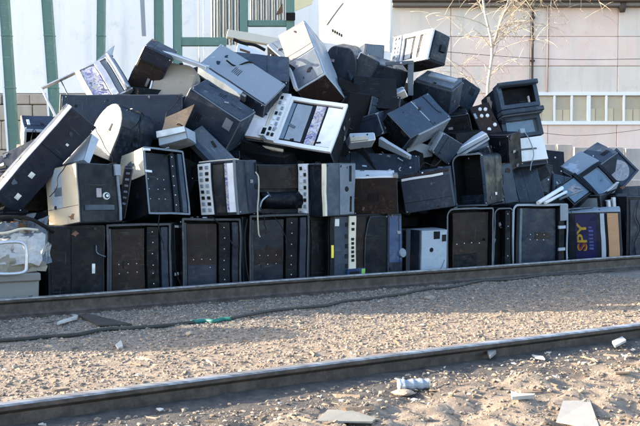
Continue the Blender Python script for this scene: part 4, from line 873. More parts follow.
b = fitbox('P3', 'machine_cabinet', 'small navy topped box with a cream end, beside the second green post', CB, GC); b.open('navy_paint', .02, .15, rim='pale_metal'); b.rect('edge_panel', 'cream_paint', 'L', .0, 1., .02, 1., .006); b.rect('lip', 'pale_metal', 'F', .0, 1, .88, 1.0, .008)
b.rect('sticker', 'sticker', 'T', .12, .2, .3, .7, .004)
b = fitbox('P4', 'machine_cabinet', 'round topped navy cabinet with a pale lit end plate', CB, GC)
arch = [(0, 0), (1, 0), (1, .45)]+[(.5+.5*math.cos(a), .45+.55*math.sin(a)) for a in np.linspace(.15, math.pi-.15, 12)]+[(0, .45)]
b.pbody('navy_paint', arch, .008, 'worn_edge_dark')
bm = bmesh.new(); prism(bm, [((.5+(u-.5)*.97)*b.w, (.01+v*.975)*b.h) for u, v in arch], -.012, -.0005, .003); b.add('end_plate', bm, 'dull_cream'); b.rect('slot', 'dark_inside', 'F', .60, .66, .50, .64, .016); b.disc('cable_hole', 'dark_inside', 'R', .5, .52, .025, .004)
b = fitbox('P5', 'loose_sheet', 'pale blue grey metal door propped below the round topped cabinet', 'panel'); b.body('pale_metal', .005, 'worn_edge'); b.disc('bolt', 'rubber', 'F', .5, .7, .012, .006); b.rect('edge_bar', 'black_paint', 'F', -.08, .06, .3, 1.05, .03)
# slot machine in its bare frame
b = fitbox('P6', 'slot_machine', 'slot machine with purple glass and a bare metal frame at the upper left', SM, GS)
bm = bmesh.new()
for v in (.0, .97): b.fb(bm, 'F', 0, 1.0, v, v+.03, -.03, .01, .002)
for u in (.0, .5): b.fb(bm, 'F', u, u+.025, .03, .97, -.03, .01, .002)
b.add('front_frame', bm, 'zinc_metal')
bm = bmesh.new(); b.fb(bm, 'F', .26, .275, .03, .97, -.03, -.005, .002); b.add('frame_strut', bm, 'slate_paint')
bm = bmesh.new(); box(bm, (b.w*.52, .06, .01), (b.w, b.d, b.h-.01), .006); b.add('body', bm, 'navy_paint')
b.rect('art_glass', 'art_print', 'F', .54, .73, .04, .95, .006, -.06); b.rect('side_trim', 'cream_paint', 'F', .475, .535, .03, .97, .02, -.06)
b.rect('cover_panel', 'zinc_metal', 'F', .74, .82, .03, .96, .016, -.06); b.rect('cover_panel', 'grey_paint', 'F', .825, .89, .03, .96, .0, -.06); b.rect('cover_panel', 'pale_metal', 'F', .90, .98, .02, .98, .03, -.06)
bm = bmesh.new(); tube(bm, [b.pt('F', .945, .0, .05), b.pt('F', .945, 1.0, .05)], .018, 8); b.add('handle_bar', bm, 'zinc_metal')
bm = bmesh.new(); tri = [b.pt('F', .74, .99, .0), b.pt('F', 1.0, 1.0, .0), b.pt('F', 1.08, 1.12, .05)]
a = [bm.verts.new(p) for p in tri]; b_ = [bm.verts.new(p+Vector((0, .012, 0))) for p in tri]; bm.faces.new(a); bm.faces.new(b_[::-1])
for i in range(3): bm.faces.new((a[i], b_[i], b_[(i+1) % 3], a[(i+1) % 3]))
bmesh.ops.recalc_face_normals(bm, faces=bm.faces); b.add('bent_flap', bm, 'pale_metal')
b = fitbox('P7', 'machine_cabinet', 'black cabinet standing on end above the stained cloth panel', CB, GC); b.body('navy_paint'); b.rect('front_panel', 'brown_primer', 'F', .06, .94, .02, .74, .006); b.rect('handle', 'zinc_metal', 'F', .56, .64, .30, .46, .02); b.rect('top_panel', 'slate_paint', 'T', .04, .96, .04, .96, .005)
b = fitbox('P7B', 'metal_shelf', 'long pale grey shelf edge lying over the black cabinet and stained panel', 'shelf'); b.body('pale_metal', .006, 'white_plastic')
b = fitbox('LUMP', 'padded_panel', 'stained beige padded panel with a white left edge', 'panel')
b.pbody('pale_cloth', rrect(0, 1, 0, 1, (.03, .03, .3, .03)), .02, 'pale_cloth'); b.rect('edge_strip', 'white_plastic', 'L', .0, 1., .0, 1., .012)
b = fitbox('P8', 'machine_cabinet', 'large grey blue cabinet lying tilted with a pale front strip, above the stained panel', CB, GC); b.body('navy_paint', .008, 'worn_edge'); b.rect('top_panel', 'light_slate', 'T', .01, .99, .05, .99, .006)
b.rect('front_strip', 'pale_metal', 'F', .02, .66, .72, .99, .05); b.rect('clip', 'zinc_metal', 'F', .66, .72, .72, .95, .03)
b = fitbox('P9', 'machine_cabinet', 'big slate cabinet with a scuffed top edge, above the sideways slot machine', CB, GC); b.body('slate_paint', .01, 'worn_edge'); b.rect('front_panel', 'navy_paint', 'F', .015, .985, .02, .97, .005); b.rect('top_panel', 'slate_paint', 'T', .03, .97, .04, .96, .005); b.rect('scuff_plate', 'grey_paint', 'F', .76, .90, .62, .88, .007)
b = fitbox('P10', 'metal_ledge', 'grey metal ledge with a rusty torn plate on it', 'ledge'); b.body('pale_metal', .01, 'worn_edge'); b.rect('front_lip', 'zinc_metal', 'F', .0, 1., .55, 1., .03)
bm = bmesh.new(); tp = [at(161, 134, .9), at(184, 127, .9), at(194.5, 104, 1.1), at(176, 113, 1.08), at(166, 117, 1.08)]
tpl = [Vector(b.e.matrix_basis.inverted() @ p) for p in tp]; a = [bm.verts.new(p) for p in tpl]; c_ = [bm.verts.new(p+Vector((0, .015, 0))) for p in tpl]; bm.faces.new(a); bm.faces.new(c_[::-1])
for i in range(5): bm.faces.new((a[i], c_[i], c_[(i+1) % 5], a[(i+1) % 5]))
bmesh.ops.recalc_face_normals(bm, faces=bm.faces); link('torn_plate', bm, 'torn_board', b.e)
b = fitbox('P11', 'loose_sheet', 'long grey blue metal panel sliding down under the slate cabinet', 'panel'); b.body('grey_paint', .006, 'worn_edge'); b.rect('fold', 'slate_paint', 'F', .0, 1., .0, .25, .02)
# face-up slot machine
b = fitbox('P12', 'slot_machine', 'slot machine lying face up in the centre, with white rim and white glass', SM, GS)
b.body('black_paint', .01, 'worn_edge')
b.frame('rim', 'white_plastic', 'F', .42, 1.0, .0, 1.0, .03, .075, .03); b.rect('rim', 'white_plastic', 'F', .0, .03, .0, 1.0, .05); b.rect('coin_slot', 'dark_inside', 'F', .035, .095, .05, .92, .006)
b.rect('deck_glass', 'white_glass', 'F', .11, .27, .03, .97, .05); b.rect('deck_trim', 'cream_paint', 'F', .275, .31, .03, .97, .05); b.rect('button_panel', 'white_plastic', 'F', .31, .42, .0, 1., .07); buttons(b, .32, .41, 8, 2, .05, .95, ('dusty_screen', 'white_glass', 'rubber'), .07, .6)
b.rect('card_reader', 'white_plastic', 'F', .25, .33, .06, .26, .075); b.rect('card_slot', 'dark_inside', 'F', .27, .31, .09, .22, .079, .07)
b.rect('screen_surround', 'black_paint', 'F', .425, .69, .10, .90, .004); b.rect('screen', 'dusty_screen', 'F', .50, .66, .12, .88, .010); b.rect('screen_edge', 'blue_screen', 'F', .45, .49, .12, .88, .010)
b.rect('art_glass', 'art_print', 'F', .70, .80, .10, .90, .010); b.rect('divider', 'rubber', 'F', .80, .815, .3, .9, .012); b.rect('white_glass', 'white_glass', 'F', .82, .965, .10, .90, .010)
b.rect('lower_trim', 'cream_paint', 'D', .05, .5, .3, .7, .03)
bm = bmesh.new(); tube(bm, [b.pt('F', -.01, .6, .05), b.pt('F', -.02, .8, .08), b.pt('F', .03, .97, .06)], .014, 8); b.add('pull_handle', bm, 'bolt_metal')
# tall lit machine
b = fitbox('P13', 'machine_cabinet', 'tall pale cabinet tipped on end at the top of the heap, its dark underside showing', CB, GC)
b.body('light_slate', .012, 'pale_metal'); b.rect('upper_panel', 'dull_grey', 'F', .03, .96, .48, .985, .008); b.rect('lower_panel', 'grey_paint', 'F', .03, .96, .02, .46, .006); b.rect('underside', 'brown_primer', 'D', .03, .97, .03, .97, .006); b.rect('flange', 'white_plastic', 'F', -.01, .08, .0, .34, .06)
b = fitbox('P14', 'machine_cabinet', 'black fronted cabinet with a beaded strip, left of the tall pale one', CB, GC); b.body('grey_paint', .008, 'pale_metal'); b.rect('front_panel', 'black_paint', 'F', .03, .97, .03, .97, .006); b.rect('perforated_strip', 'black_paint', 'F', .12, .3, .05, .9, .014); b.dots('bolt_metal', 'F', (.21,), (.1, .22, .34, .46, .58, .7, .82), .012, .02)
b.rect('top_panel', 'pale_metal', 'T', .0, 1., .0, 1., .006)
b = fitbox('P15', 'machine_cabinet', 'slate cabinet with a rounded shoulder behind the tall pale one', CB, GC); b.pbody('slate_paint', rrect(0, 1, 0, 1, (.03, .03, .35, .3)), .01)
b = fitbox('P15b', 'metal_fin', 'curved pointed slate metal fin standing up in the heap', 'metal sheet'); b.pbody('slate_paint', [(0, 1), (.25, .97), (.6, .75), (.88, .42), (1, 0), (.1, 0), (.03, .5)], .004)
b = fitbox('P16', 'loose_sheet', 'small square slate panel with a bright white edge', 'panel'); b.body('slate_paint', .004); b.rect('edge_strip', 'white_plastic', 'L', .0, 1, .0, 1, .008); b.rect('face_plate', 'slate_paint', 'F', .06, .97, .04, .96, .006)
b = fitbox('P16b', 'metal_box', 'small slate box on the crest left of the upper slot machine', 'metal box'); b.body('slate_paint'); b.rect('front_panel', 'grey_paint', 'F', .05, .95, .06, .94, .005)
b = fitbox('P17', 'machine_cabinet', 'slate cabinet lying back below the small square panel', CB, GC); b.body('slate_paint'); b.rect('front_panel', 'slate_paint', 'F', .02, .98, .02, .98, .006); b.disc('cable_hole', 'dark_inside', 'F', .76, .56, .02, .010); b.disc('cable_hole', 'dark_inside', 'F', .4, .1, .018, .010)
b = fitbox('PF', 'angle_iron', 'angled grey metal frame in front of the upper slot machine', 'frame'); bm = bmesh.new(); box(bm, (0, 0, b.h*.9), (b.w, .05, b.h), .004); b.add('top_rail', bm, 'grey_paint'); bm = bmesh.new(); box(bm, (b.w*.8, 0, 0), (b.w, .05, b.h*.9), .004); b.add('leg', bm, 'grey_paint'); bm = bmesh.new(); box(bm, (b.w*.82, .055, 0), (b.w*.98, b.d, b.h*.9), .004); b.add('side_plate', bm, 'black_paint')
b.disc('bolt', 'bolt_metal', 'F', .55, .95, .014, .01)
b = fitbox('P18', 'slot_machine', 'slot machine on the crest facing left with a white rim and black flank', SM, GS)
b.body('black_paint', .015); b.frame('rim', 'white_plastic', 'F', .22, 1.0, .0, 1.0, .05, .12, .03); b.rect('button_panel', 'dusty_screen', 'F', .0, .21, .02, .98, .05); buttons(b, .02, .19, 6, 2, .05, .95, ('white_glass', 'navy_paint', 'dusty_screen'), .05, .5)
b.rect('screen_surround', 'black_paint', 'F', .27, .95, .12, .88, .004); b.rect('screen', 'dusty_screen', 'F', .33, .50, .16, .84, .012); b.rect('divider', 'white_plastic', 'F', .57, .68, .12, .88, .014); b.rect('white_glass', 'white_glass', 'F', .76, .94, .14, .86, .012); b.rect('lock_box', 'black_paint', 'R', .5, .78, .38, .60, .04)
b.rect('flank_panel', 'navy_paint', 'R', .08, .95, .06, .95, .008)
b = fitbox('P20', 'machine_cabinet', 'dark cabinet with a dusty grey lid, below the upper slot machine', CB, GC); b.body('slate_paint'); b.rect('lid', 'grey_paint', 'T', .04, .96, .05, .95, .03); b.rect('lid_ridge', 'pale_metal', 'T', .2, .9, .5, .8, .05); b.rect('front_panel', 'slate_paint', 'F', .02, .98, .02, .96, .005)
b = fitbox('P20b', 'machine_cabinet', 'small grey cabinet with a faceted end right of the dusty lid', CB, GC); b.body('grey_paint'); b.rect('front_panel', 'slate_paint', 'F', .04, .98, .04, .98, .006)
b = fitbox('P21', 'machine_cabinet', 'large blue grey cabinet lying with a seam across its top, centre right', CB, GC); b.body('slate_paint', .008, 'worn_edge'); b.rect('top_panel', 'slate_paint', 'T', .01, .55, .01, .99, .006); b.rect('top_panel', 'slate_paint', 'T', .57, .99, .01, .99, .006); b.rect('seam_strip', 'pale_metal', 'T', .551, .569, .2, .99, .009); b.rect('end_panel', 'black_paint', 'L', .02, .98, .02, .98, .006); b.rect('front_lip', 'pale_metal', 'F', .18, .98, .05, .97, .02)
b = fitbox('P22', 'metal_ledge', 'pale weathered strip lying above the large blue grey cabinet', 'ledge'); b.body('pale_metal', .008, 'white_plastic'); b.rect('front_strip', 'cream_paint', 'F', .02, .98, .1, .9, .005)
b = fitbox('P23', 'loose_sheet', 'long pale tapering metal panel pointing right, in the centre', 'panel'); b.pbody('pale_metal', [(0, 0), (1, .30), (1, .70), (.05, 1), (0, .9)], .003, 'white_plastic'); b.disc('bolt', 'bolt_metal', 'F', .93, .5, .012, .008)
b = fitbox('P23b', 'metal_box', 'pale blue grey metal box left of the tapering panel', 'metal box'); b.body('pale_metal', .012, 'white_plastic'); b.rect('front_panel', 'cream_paint', 'F', .0, .7, .05, .5, .02); b.disc('bolt', 'rubber', 'F', .7, .75, .012, .006)
b = fitbox('P24', 'machine_cabinet', 'small blue grey cabinet with a pale upper flank, left of the pale rail', CB, GC); b.body('slate_paint', .006, 'worn_edge'); b.rect('side_panel', 'pale_metal', 'L', .03, .97, .03, .97, .006); b.rect('front_panel', 'slate_paint', 'F', .03, .97, .03, .97, .005)
b = fitbox('P25', 'metal_rail', 'pale grey boxed rail lying diagonally left of the arcade machine', 'rail'); b.body('pale_metal', .01, 'white_plastic'); b.rect('groove', 'grey_paint', 'F', .02, .98, .35, .5, .004); b.rect('end_cap', 'slate_paint', 'R', .05, .95, .05, .95, .008)
b = fitbox('P26B', 'machine_cabinet', 'small dark cabinet tucked under the pale boxed rail', CB, GC); b.body('grey_paint'); b.rect('front_panel', 'slate_paint', 'F', .05, .95, .05, .95, .006)
b = fitbox('P26', 'machine_cabinet', 'black cabinet in shade between the blue grey cabinet and the button panel', CB, GC); b.body('black_paint'); b.door('black_paint'); b.disc('bolt', 'bolt_metal', 'F', .95, .18, .012, .008)
b = fitbox('X1', 'machine_cabinet', 'open slate cabinet behind the curved metal fin', CB, GC); b.open('slate_paint', .02, .2); b.rect('inner_panel', 'navy_paint', 'F', .1, .6, .1, .9, -.08, -.14)
b = fitbox('X2', 'machine_cabinet', 'small slate cabinet just right of the face up slot machine', CB, GC); b.body('slate_paint', .008, 'worn_edge'); b.rect('front_panel', 'navy_paint', 'F', .04, .96, .04, .96, .006)
b = fitbox('X3', 'angle_iron', 'empty slate metal frame lying above the face up slot machine', 'frame'); b.frame('frame_bar', 'slate_paint', 'F', 0, 1, 0, 1, .10, .14, .01, -.05); b.rect('hinge', 'bolt_metal', 'F', .3, .4, .88, .97, .018)
b = fitbox('X4', 'loose_sheet', 'bent pale grey sheet under the large blue grey cabinet', 'panel'); b.pbody('pale_metal', [(0, .1), (.9, 0), (1, .6), (.6, 1), (.05, .9)], .004, 'worn_edge')
# arcade machine
b = fitbox('P27', 'arcade_machine', 'gutted arcade machine with an empty screen hood, a grey bay and a white panel', 'arcade machine')
bm = bmesh.new(); w_, d_, h_ = b.w, b.d, b.h
for q in prism(bm, [(0, 0), (w_, 0), (w_, h_*.96), (w_*.04, h_)], .05, d_, .01): q.material_index = 1
b.add('body', bm, ['navy_paint', 'worn_edge'])
def hood(b, name, v0, v1, nfront, t, mat, inner, depth):
    bm = bmesh.new(); z0, z1 = v0*b.h, v1*b.h; W = b.w
    o = [(.0, z0), (W, z0), (W, z1), (.0, z1)]; i = [(t, z0+t), (W-t, z0+t), (W-t, z1-t), (t, z1-t)]
    A = [bm.verts.new((x, -nfront, z)) for x, z in o]; Bk = [bm.verts.new((x, .048, z)) for x, z in o]; C = [bm.verts.new((x, -nfront, z)) for x, z in i]; D = [bm.verts.new((x, -nfront+depth, z)) for x, z in i]
    for k in range(4):
        j = (k+1) % 4; bm.faces.new((A[k], Bk[k], Bk[j], A[j])); bm.faces.new((C[k], A[k], A[j], C[j])); bm.faces.new((D[k], C[k], C[j], D[j])).material_index = 1
    bm.faces.new(Bk[::-1]); bm.faces.new(D).material_index = 1
    return b.add(name, bm, [mat, inner])
hd = hood(b, 'screen_hood', .69, 1.0, .12, .055, 'slate_paint', 'dark_inside', .15); b.rect('bracket', 'bolt_metal', 'F', .80, .83, .76, .84, .02, -.02, parent=hd)
bm = bmesh.new(); cyl(bm, b.pt('F', .02, .985, .14), b.pt('F', 1.02, .985, .14), .035, 12); b.add('hood_roll', bm, 'slate_paint')
b.rect('shelf', 'slate_paint', 'F', -.03, 1.06, .615, .675, .16, -.05, .012); b.rect('shelf_lip', 'grey_paint', 'F', -.01, 1.03, .60, .615, .12, -.05)
by = hood(b, 'coin_bay', .35, .60, .03, .05, 'slate_paint', 'grey_paint', .06); b.rect('bay_screen', 'blue_screen', 'F', .14, .84, .40, .55, -.02, -.04, parent=by); b.rect('bay_flap', 'pale_metal', 'F', .44, .56, .385, .45, .02, -.03, parent=by)
b.rect('knob_plate', 'black_paint', 'F', .0, .1, .53, .58, .05)
b.rect('white_panel', 'white_plastic', 'F', .05, .97, .05, .335, .02, -.05); b.rect('slot', 'grey_paint', 'F', .2, .74, .185, .205, .028, .015); b.rect('rail', 'worn_edge_dark', 'F', -.01, .045, .0, .34, .03, -.05)
bm = bmesh.new(); tube(bm, smoothpath([b.pt('F', .52, .40, .04), b.pt('F', .56, .32, .07), b.pt('F', .62, .2, .05), b.pt('F', .60, .1, .06), b.pt('F', .50, .0, .06), b.pt('F', .46, -.08, .04)], 6), .007, 6); b.add('cord', bm, 'pale_metal')
b = fitbox('P27b', 'control_panel', 'dark control panel with five white round buttons, leaning left of the arcade machine', 'control panel'); b.body('brown_primer', .01); b.rect('top_plate', 'brown_primer', 'F', .02, .98, .02, .98, .006)
for u, v in ((.45, .83), (.70, .78), (.38, .62), (.66, .58), (.45, .17), (.80, .25)): b.disc('button', 'white_plastic', 'F', u, v, .028, .022, k=16)
b.rect('latch', 'pale_metal', 'F', .02, .14, .58, .74, .02); b.disc('button', 'rubber', 'F', .86, .42, .026, .016, k=16)
b = fitbox('P27L', 'machine_cabinet', 'black cabinet in shade under the button control panel', CB, GC); b.body('black_paint'); b.door('black_paint', lock=False)
# ---- right side of the heap
b = fitbox('P28A', 'machine_cabinet', 'long blue cabinet lying on the heap with a raised lid, right of the arcade machine', CB, GC); b.body('slate_paint', .01, 'worn_edge'); b.rect('lid', 'light_slate', 'T', .0, .9, .02, .55, .06, bev=.004); b.rect('lid', 'slate_paint', 'T', .02, .98, .58, .98, .01); b.rect('handle', 'dark_inside', 'T', .6, .75, .75, .9, .02); b.rect('side_panel', 'slate_paint', 'R', .02, .98, .04, .96, .006)  # lid paler than the slate body: sky reflection put into its colour
b = fitbox('P28B', 'monitor', 'tilted machine top with a grey blue screen in a dark frame, at the right', 'screen'); b.body('black_paint'); b.frame('frame', 'black_paint', 'F', .0, 1, 0, 1, .12, .12, .05); b.rect('screen', 'blue_screen', 'F', .16, .86, .14, .86, .015); b.frame('inner_frame', 'pale_metal', 'F', .12, .88, .12, .88, .03, .03, .02)
b = fitbox('P28C', 'slot_machine', 'diamond tilted machine with a faded picture on its face, upper right', SM, GS); b.body('slate_paint', .012, 'worn_edge'); b.frame('frame', 'slate_paint', 'F', .0, 1, 0, 1, .07, .07, .025)
bm = bmesh.new(); prism(bm, [(b.w*(.5+.36*math.cos(a)), b.h*(.46+.34*math.sin(a))) for a in np.linspace(0, 2*math.pi, 24, endpoint=False)], -.01, -.002); b.add('picture', bm, 'faded_print')
b = fitbox('P28D', 'monitor', 'small dark tilted panel with a printed picture, at the right', 'screen'); b.body('black_paint'); b.rect('picture', 'blue_screen', 'F', .08, .92, .08, .92, .006); b.rect('picture', 'faded_print', 'F', .3, .75, .3, .7, .009); b.rect('edge_bar', 'black_paint', 'F', .88, 1.04, .0, 1.05, .03)
b = fitbox('FLAP', 'metal_flap', 'pale blue grey flap hanging off the tilted screen machine', 'panel'); b.pbody('pale_metal', [(0, 0), (.75, 0), (1, .9), (.9, 1), (0, .5)], .004, 'white_plastic')
b = fitbox('P28F', 'monitor', 'upright machine top with a blue grey screen behind the SPY box', 'screen'); b.body('black_paint'); b.rect('screen', 'dusty_screen', 'F', .14, .90, .12, .88, .006); b.frame('frame', 'black_paint', 'F', .02, .98, .02, .98, .08, .1, .02)
b = fitbox('N1', 'machine_cabinet', 'black cabinet in the gap right of the white arcade panel', CB, GC); b.body('black_paint'); b.door('navy_paint')
b = fitbox('N2', 'machine_cabinet', 'black cabinet behind the dark channel bar, left of the long blue cabinet', CB, GC); b.body('black_paint'); b.door('black_paint'); b.disc('bolt', 'bolt_metal', 'F', .7, .82, .014, .02)
b = fitbox('P28E', 'machine_cabinet', 'slate cabinet below the raised lid of the long blue cabinet', CB, GC); b.body('slate_paint'); b.rect('front_panel', 'slate_paint', 'F', .03, .97, .04, .96, .006)
b = fitbox('R1', 'machine_cabinet', 'dark cabinet behind the cream strips at the right', CB, GC); b.body('navy_paint'); b.door('slate_paint', lock=False)
b = fitbox('PAR', 'metal_bar', 'dark channel bar with a pale edge leaning right of the arcade machine', 'bar'); b.body('slate_paint', .006, 'worn_edge'); b.rect('edge_strip', 'pale_metal', 'F', .55, .75, .02, .98, .012)
b = fitbox('GBLOCK', 'concrete_block', 'pale beige concrete block at the right edge', 'block'); b.body('slab_pale', .02, 'slab_pale'); b.rect('panel', 'slab_pale', 'F', .03, .97, .04, .96, .01)
for k, (x0, y0, x1, y1, r) in enumerate(((538, 203, 562, 188, .028), (545, 203, 566, 192, .022), (560, 199, 582, 190, .016))):
    bm = bmesh.new(); p0, p1 = at(x0, y0, .42), at(x1, y1, .6); c = (p0+p1)/2; cyl(bm, p0-c, p1-c, r, 10)
    tag(link('plastic_tube', bm, 'white_plastic' if k < 2 else 'grey_paint', loc=c), ['longest white plastic tube lying on the open cabinet', 'shorter white tube beside the longest one on the open cabinet', 'thin grey tube below the small printed panel'][k], 'tube', 'tubes lying on the cabinets')
for k, (px, py, hh) in enumerate(((609.5, 214, .19), (614.5, 214, .24))):
    p = at(px, py, .75); bm = bmesh.new(); box(bm, (-.022, -.03, 0), (.022, .03, hh), .006); o = link('plastic_strip', bm, 'white_plastic', loc=p); o.rotation_euler = (0, R_.uniform(-.15, .15), .2)
    tag(o, ['short cream strip standing right of the blue grey screen', 'taller cream strip standing beside the dark cabinet edge'][k], 'strip')
# ---- white scrap at the crest, left
b = fitbox('PLANK', 'wooden_plank', 'pale wooden plank across the crest under the green frame', 'plank'); b.body('cream_paint', .006, 'cream_paint'); b.disc('nail', 'rubber', 'F', .9, .4, .012, .004)
b = fitbox('WSCRAP', 'scrap_sheet', 'white torn scrap sheet below the pale plank', 'metal sheet'); b.pbody('white_plastic', [(0, .1), (.3, 0), (1, .05), (1, .8), (.7, .95), (.1, 1)], .003, 'white_plastic'); b.rect('tear', 'rust', 'F', .15, .45, .62, .74, .004); b.rect('tear', 'rubber', 'F', .5, .62, .3, .6, .004)
b = fitbox('WSCRAPB', 'scrap_box', 'white and black scrap casing beside the beaded strip cabinet', 'scrap'); b.body('white_plastic', .008, 'pale_metal'); b.rect('vent', 'rubber', 'F', .6, .72, .1, .9, .005); b.rect('vent', 'rubber', 'F', .8, .86, .1, .9, .005); b.rect('patch', 'pale_metal', 'F', .1, .5, .2, .8, .005)
b = fitbox('WSHEET', 'metal_sheet', 'big white metal sheet standing behind the crest right of the green frame', 'metal sheet'); b.body('white_paint', .004, 'white_paint')
for k in range(5): b.rect('print_mark', 'rubber', 'F', .20+k*.03, .222+k*.03, .235-k*.018, .285-k*.018, .003)
bm = bmesh.new(); cyl(bm, b.pt('F', .13, .36, .004), b.pt('F', .36, .80, .004), .006, 6); b.add('seam', bm, 'grey_paint')
cable('rope', [at(233, 39, 1.9), at(243, 43, 1.88), at(255, 45, 1.88), at(265, 50, 1.86)], .02, 'rubber', 'dark torn strip lying along the pale plank', 'strip')
# ---- cabinets deep in the heap, seen through the gaps
for key, lab, mt in (('MID1', 'dark cabinet in the gap under the tapering pale panel', 'navy_paint'), ('MID2', 'dark cabinet in the gap behind the pale weathered strip', 'black_paint'), ('MID3', 'dark cabinet in the gap above the sideways slot machine at left', 'black_paint'), ('MID4', 'slate cabinet behind the rim of the face up slot machine', 'slate_paint')):
    b = fitbox(key, 'machine_cabinet', lab, CB, GC); b.body(mt); b.door(mt)
def filler():
    rg = random.Random(11); bm = bmesh.new()
    sil = [(0, 175), (60, 135), (110, 112), (150, 80), (220, 62), (300, 62), (345, 70), (440, 92), (500, 125), (545, 180), (600, 190), (640, 205)]
    def top(px):
        for (a, ya), (c, yc) in zip(sil, sil[1:]):
            if a <= px <= c: return ya+(yc-ya)*(px-a)/(c-a)
        return 200
    n = 0
    while n < 420:
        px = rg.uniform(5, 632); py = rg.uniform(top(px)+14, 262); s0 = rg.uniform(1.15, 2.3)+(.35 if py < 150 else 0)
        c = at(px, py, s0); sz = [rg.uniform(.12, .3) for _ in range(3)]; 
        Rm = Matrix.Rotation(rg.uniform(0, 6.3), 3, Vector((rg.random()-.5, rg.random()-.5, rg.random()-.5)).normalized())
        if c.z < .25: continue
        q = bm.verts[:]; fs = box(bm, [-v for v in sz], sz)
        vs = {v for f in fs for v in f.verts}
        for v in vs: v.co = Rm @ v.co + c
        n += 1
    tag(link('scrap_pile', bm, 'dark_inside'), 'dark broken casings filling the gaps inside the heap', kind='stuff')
filler()
# ---- crumpled scrap at the left edge
def crumple(name, pts, mat, amp, seed, label, nu=14):
    P = [Vector(p) for p in pts]; bm = bmesh.new(); c = sum(P, Vector())/4; g = []
    nrm = (P[1]-P[0]).cross(P[3]-P[0]).normalized()
    for i in range(nu+1):
        r = []
        for j in range(nu+1):
            u, v = i/nu, j/nu; p = P[0]*(1-u)*(1-v)+P[1]*u*(1-v)+P[2]*u*v+P[3]*(1-u)*v
            f = noise.cell(Vector((p*5)+Vector((seed, 0, 0)))) 
            h = noise.turbulence(p*4+Vector((seed, 0, 0)), 3, True)*amp*2-amp+.5*amp*f
            e = noise.noise(p*9+Vector((0, seed, 0)))*amp*.7
            r.append(bm.verts.new(p-c+nrm*h+Vector((e, 0, e*.6))))
        g.append(r)
    for i in range(nu):
        for j in range(nu): bm.faces.new((g[i][j], g[i+1][j], g[i+1][j+1], g[i][j+1]))
    bmesh.ops.solidify(bm, geom=bm.faces[:], thickness=.004)
    return tag(link(name, bm, mat, loc=c), label, 'scrap')
crumple('scrap_sheet', [at(-12, 262, .28), at(40, 266, .25), at(44, 236, .42), at(-12, 232, .45)], 'white_plastic', .06, 3, 'crumpled white sheet on the concrete block at the left edge')
crumple('scrap_sheet', [at(-12, 236, .45), at(30, 240, .4), at(34, 214, .62), at(-12, 212, .62)], 'pale_metal', .07, 9, 'crumpled pale blue metal above the white sheet at the left edge')
crumple('scrap_sheet', [at(30, 268, .30), at(52, 262, .34), at(48, 216, .55), at(32, 222, .5)], 'pale_metal', .05, 17, 'jagged torn grey sheet right of the crumpled white one')
crumple('scrap_sheet', [at(8, 224, .50), at(30, 232, .42), at(28, 214, .6), at(8, 212, .6)], 'rust', .05, 23, 'rusty torn piece on top of the crumpled scrap at the left edge', 8)
crumple('scrap_sheet', [at(-12, 272, .22), at(46, 273, .26), at(46, 258, .34), at(-12, 256, .36)], 'cream_paint', .05, 31, 'flattened tan scrap layer at the bottom of the crumpled pile at left', 12)
crumple('scrap_sheet', [at(14, 250, .30), at(36, 256, .26), at(34, 236, .36), at(16, 234, .4)], 'white_plastic', .05, 37, 'torn white flap in the middle of the crumpled pile at left', 10)
crumple('scrap_sheet', [at(-12, 222, .55), at(44, 226, .52), at(46, 212, .66), at(-12, 208, .68)], 'dark_inside', .05, 41, 'dark torn sheet on top of the crumpled pile at left', 12)
cable('bent_pipe', [at(-14, 245, .2), at(10, 242, .18), at(22, 243, .16), at(26, 250, .15), at(26.5, 265, .14), at(24, 272, .14), at(8, 274, .16), at(-14, 273, .2)], .016, 'zinc_metal', 'pale bent pipe loop on the crumpled scrap at the left', 'pipe')
cable('hose', [at(-14, 220, .4), at(8, 217, .35), at(30, 219, .32), at(44, 226, .34), at(53, 232, .4)], .018, 'rubber', 'black hose arching over the crumpled scrap at the left', 'hose')
cable('bent_pipe', [at(-14, 234, .3), at(6, 233, .26), at(22, 229, .28), at(38, 230, .3)], .012, 'cream_paint', 'thin tan pipe lying across the crumpled scrap at the left', 'pipe')
b = rowbox('concrete_block', -30, 38, 275, .22, .24, .4, 'grey concrete block with two notches under the crumpled scrap', 'block'); b.body('concrete', .02, 'concrete')
for u in (.60, .84): b.rect('notch', 'rubber', 'F', u, u+.06, .18, .42, .004)
b.rect('top_slab', 'concrete', 'F', .0, 1.01, .80, 1.0, .03, -.3, .01)
b = rowbox('machine_cabinet', -40, 46, 238, .75, .8, .5, 'dark cabinet in shade behind the crumpled scrap at the left edge', CB, GB); b.body('black_paint'); b.door('black_paint')
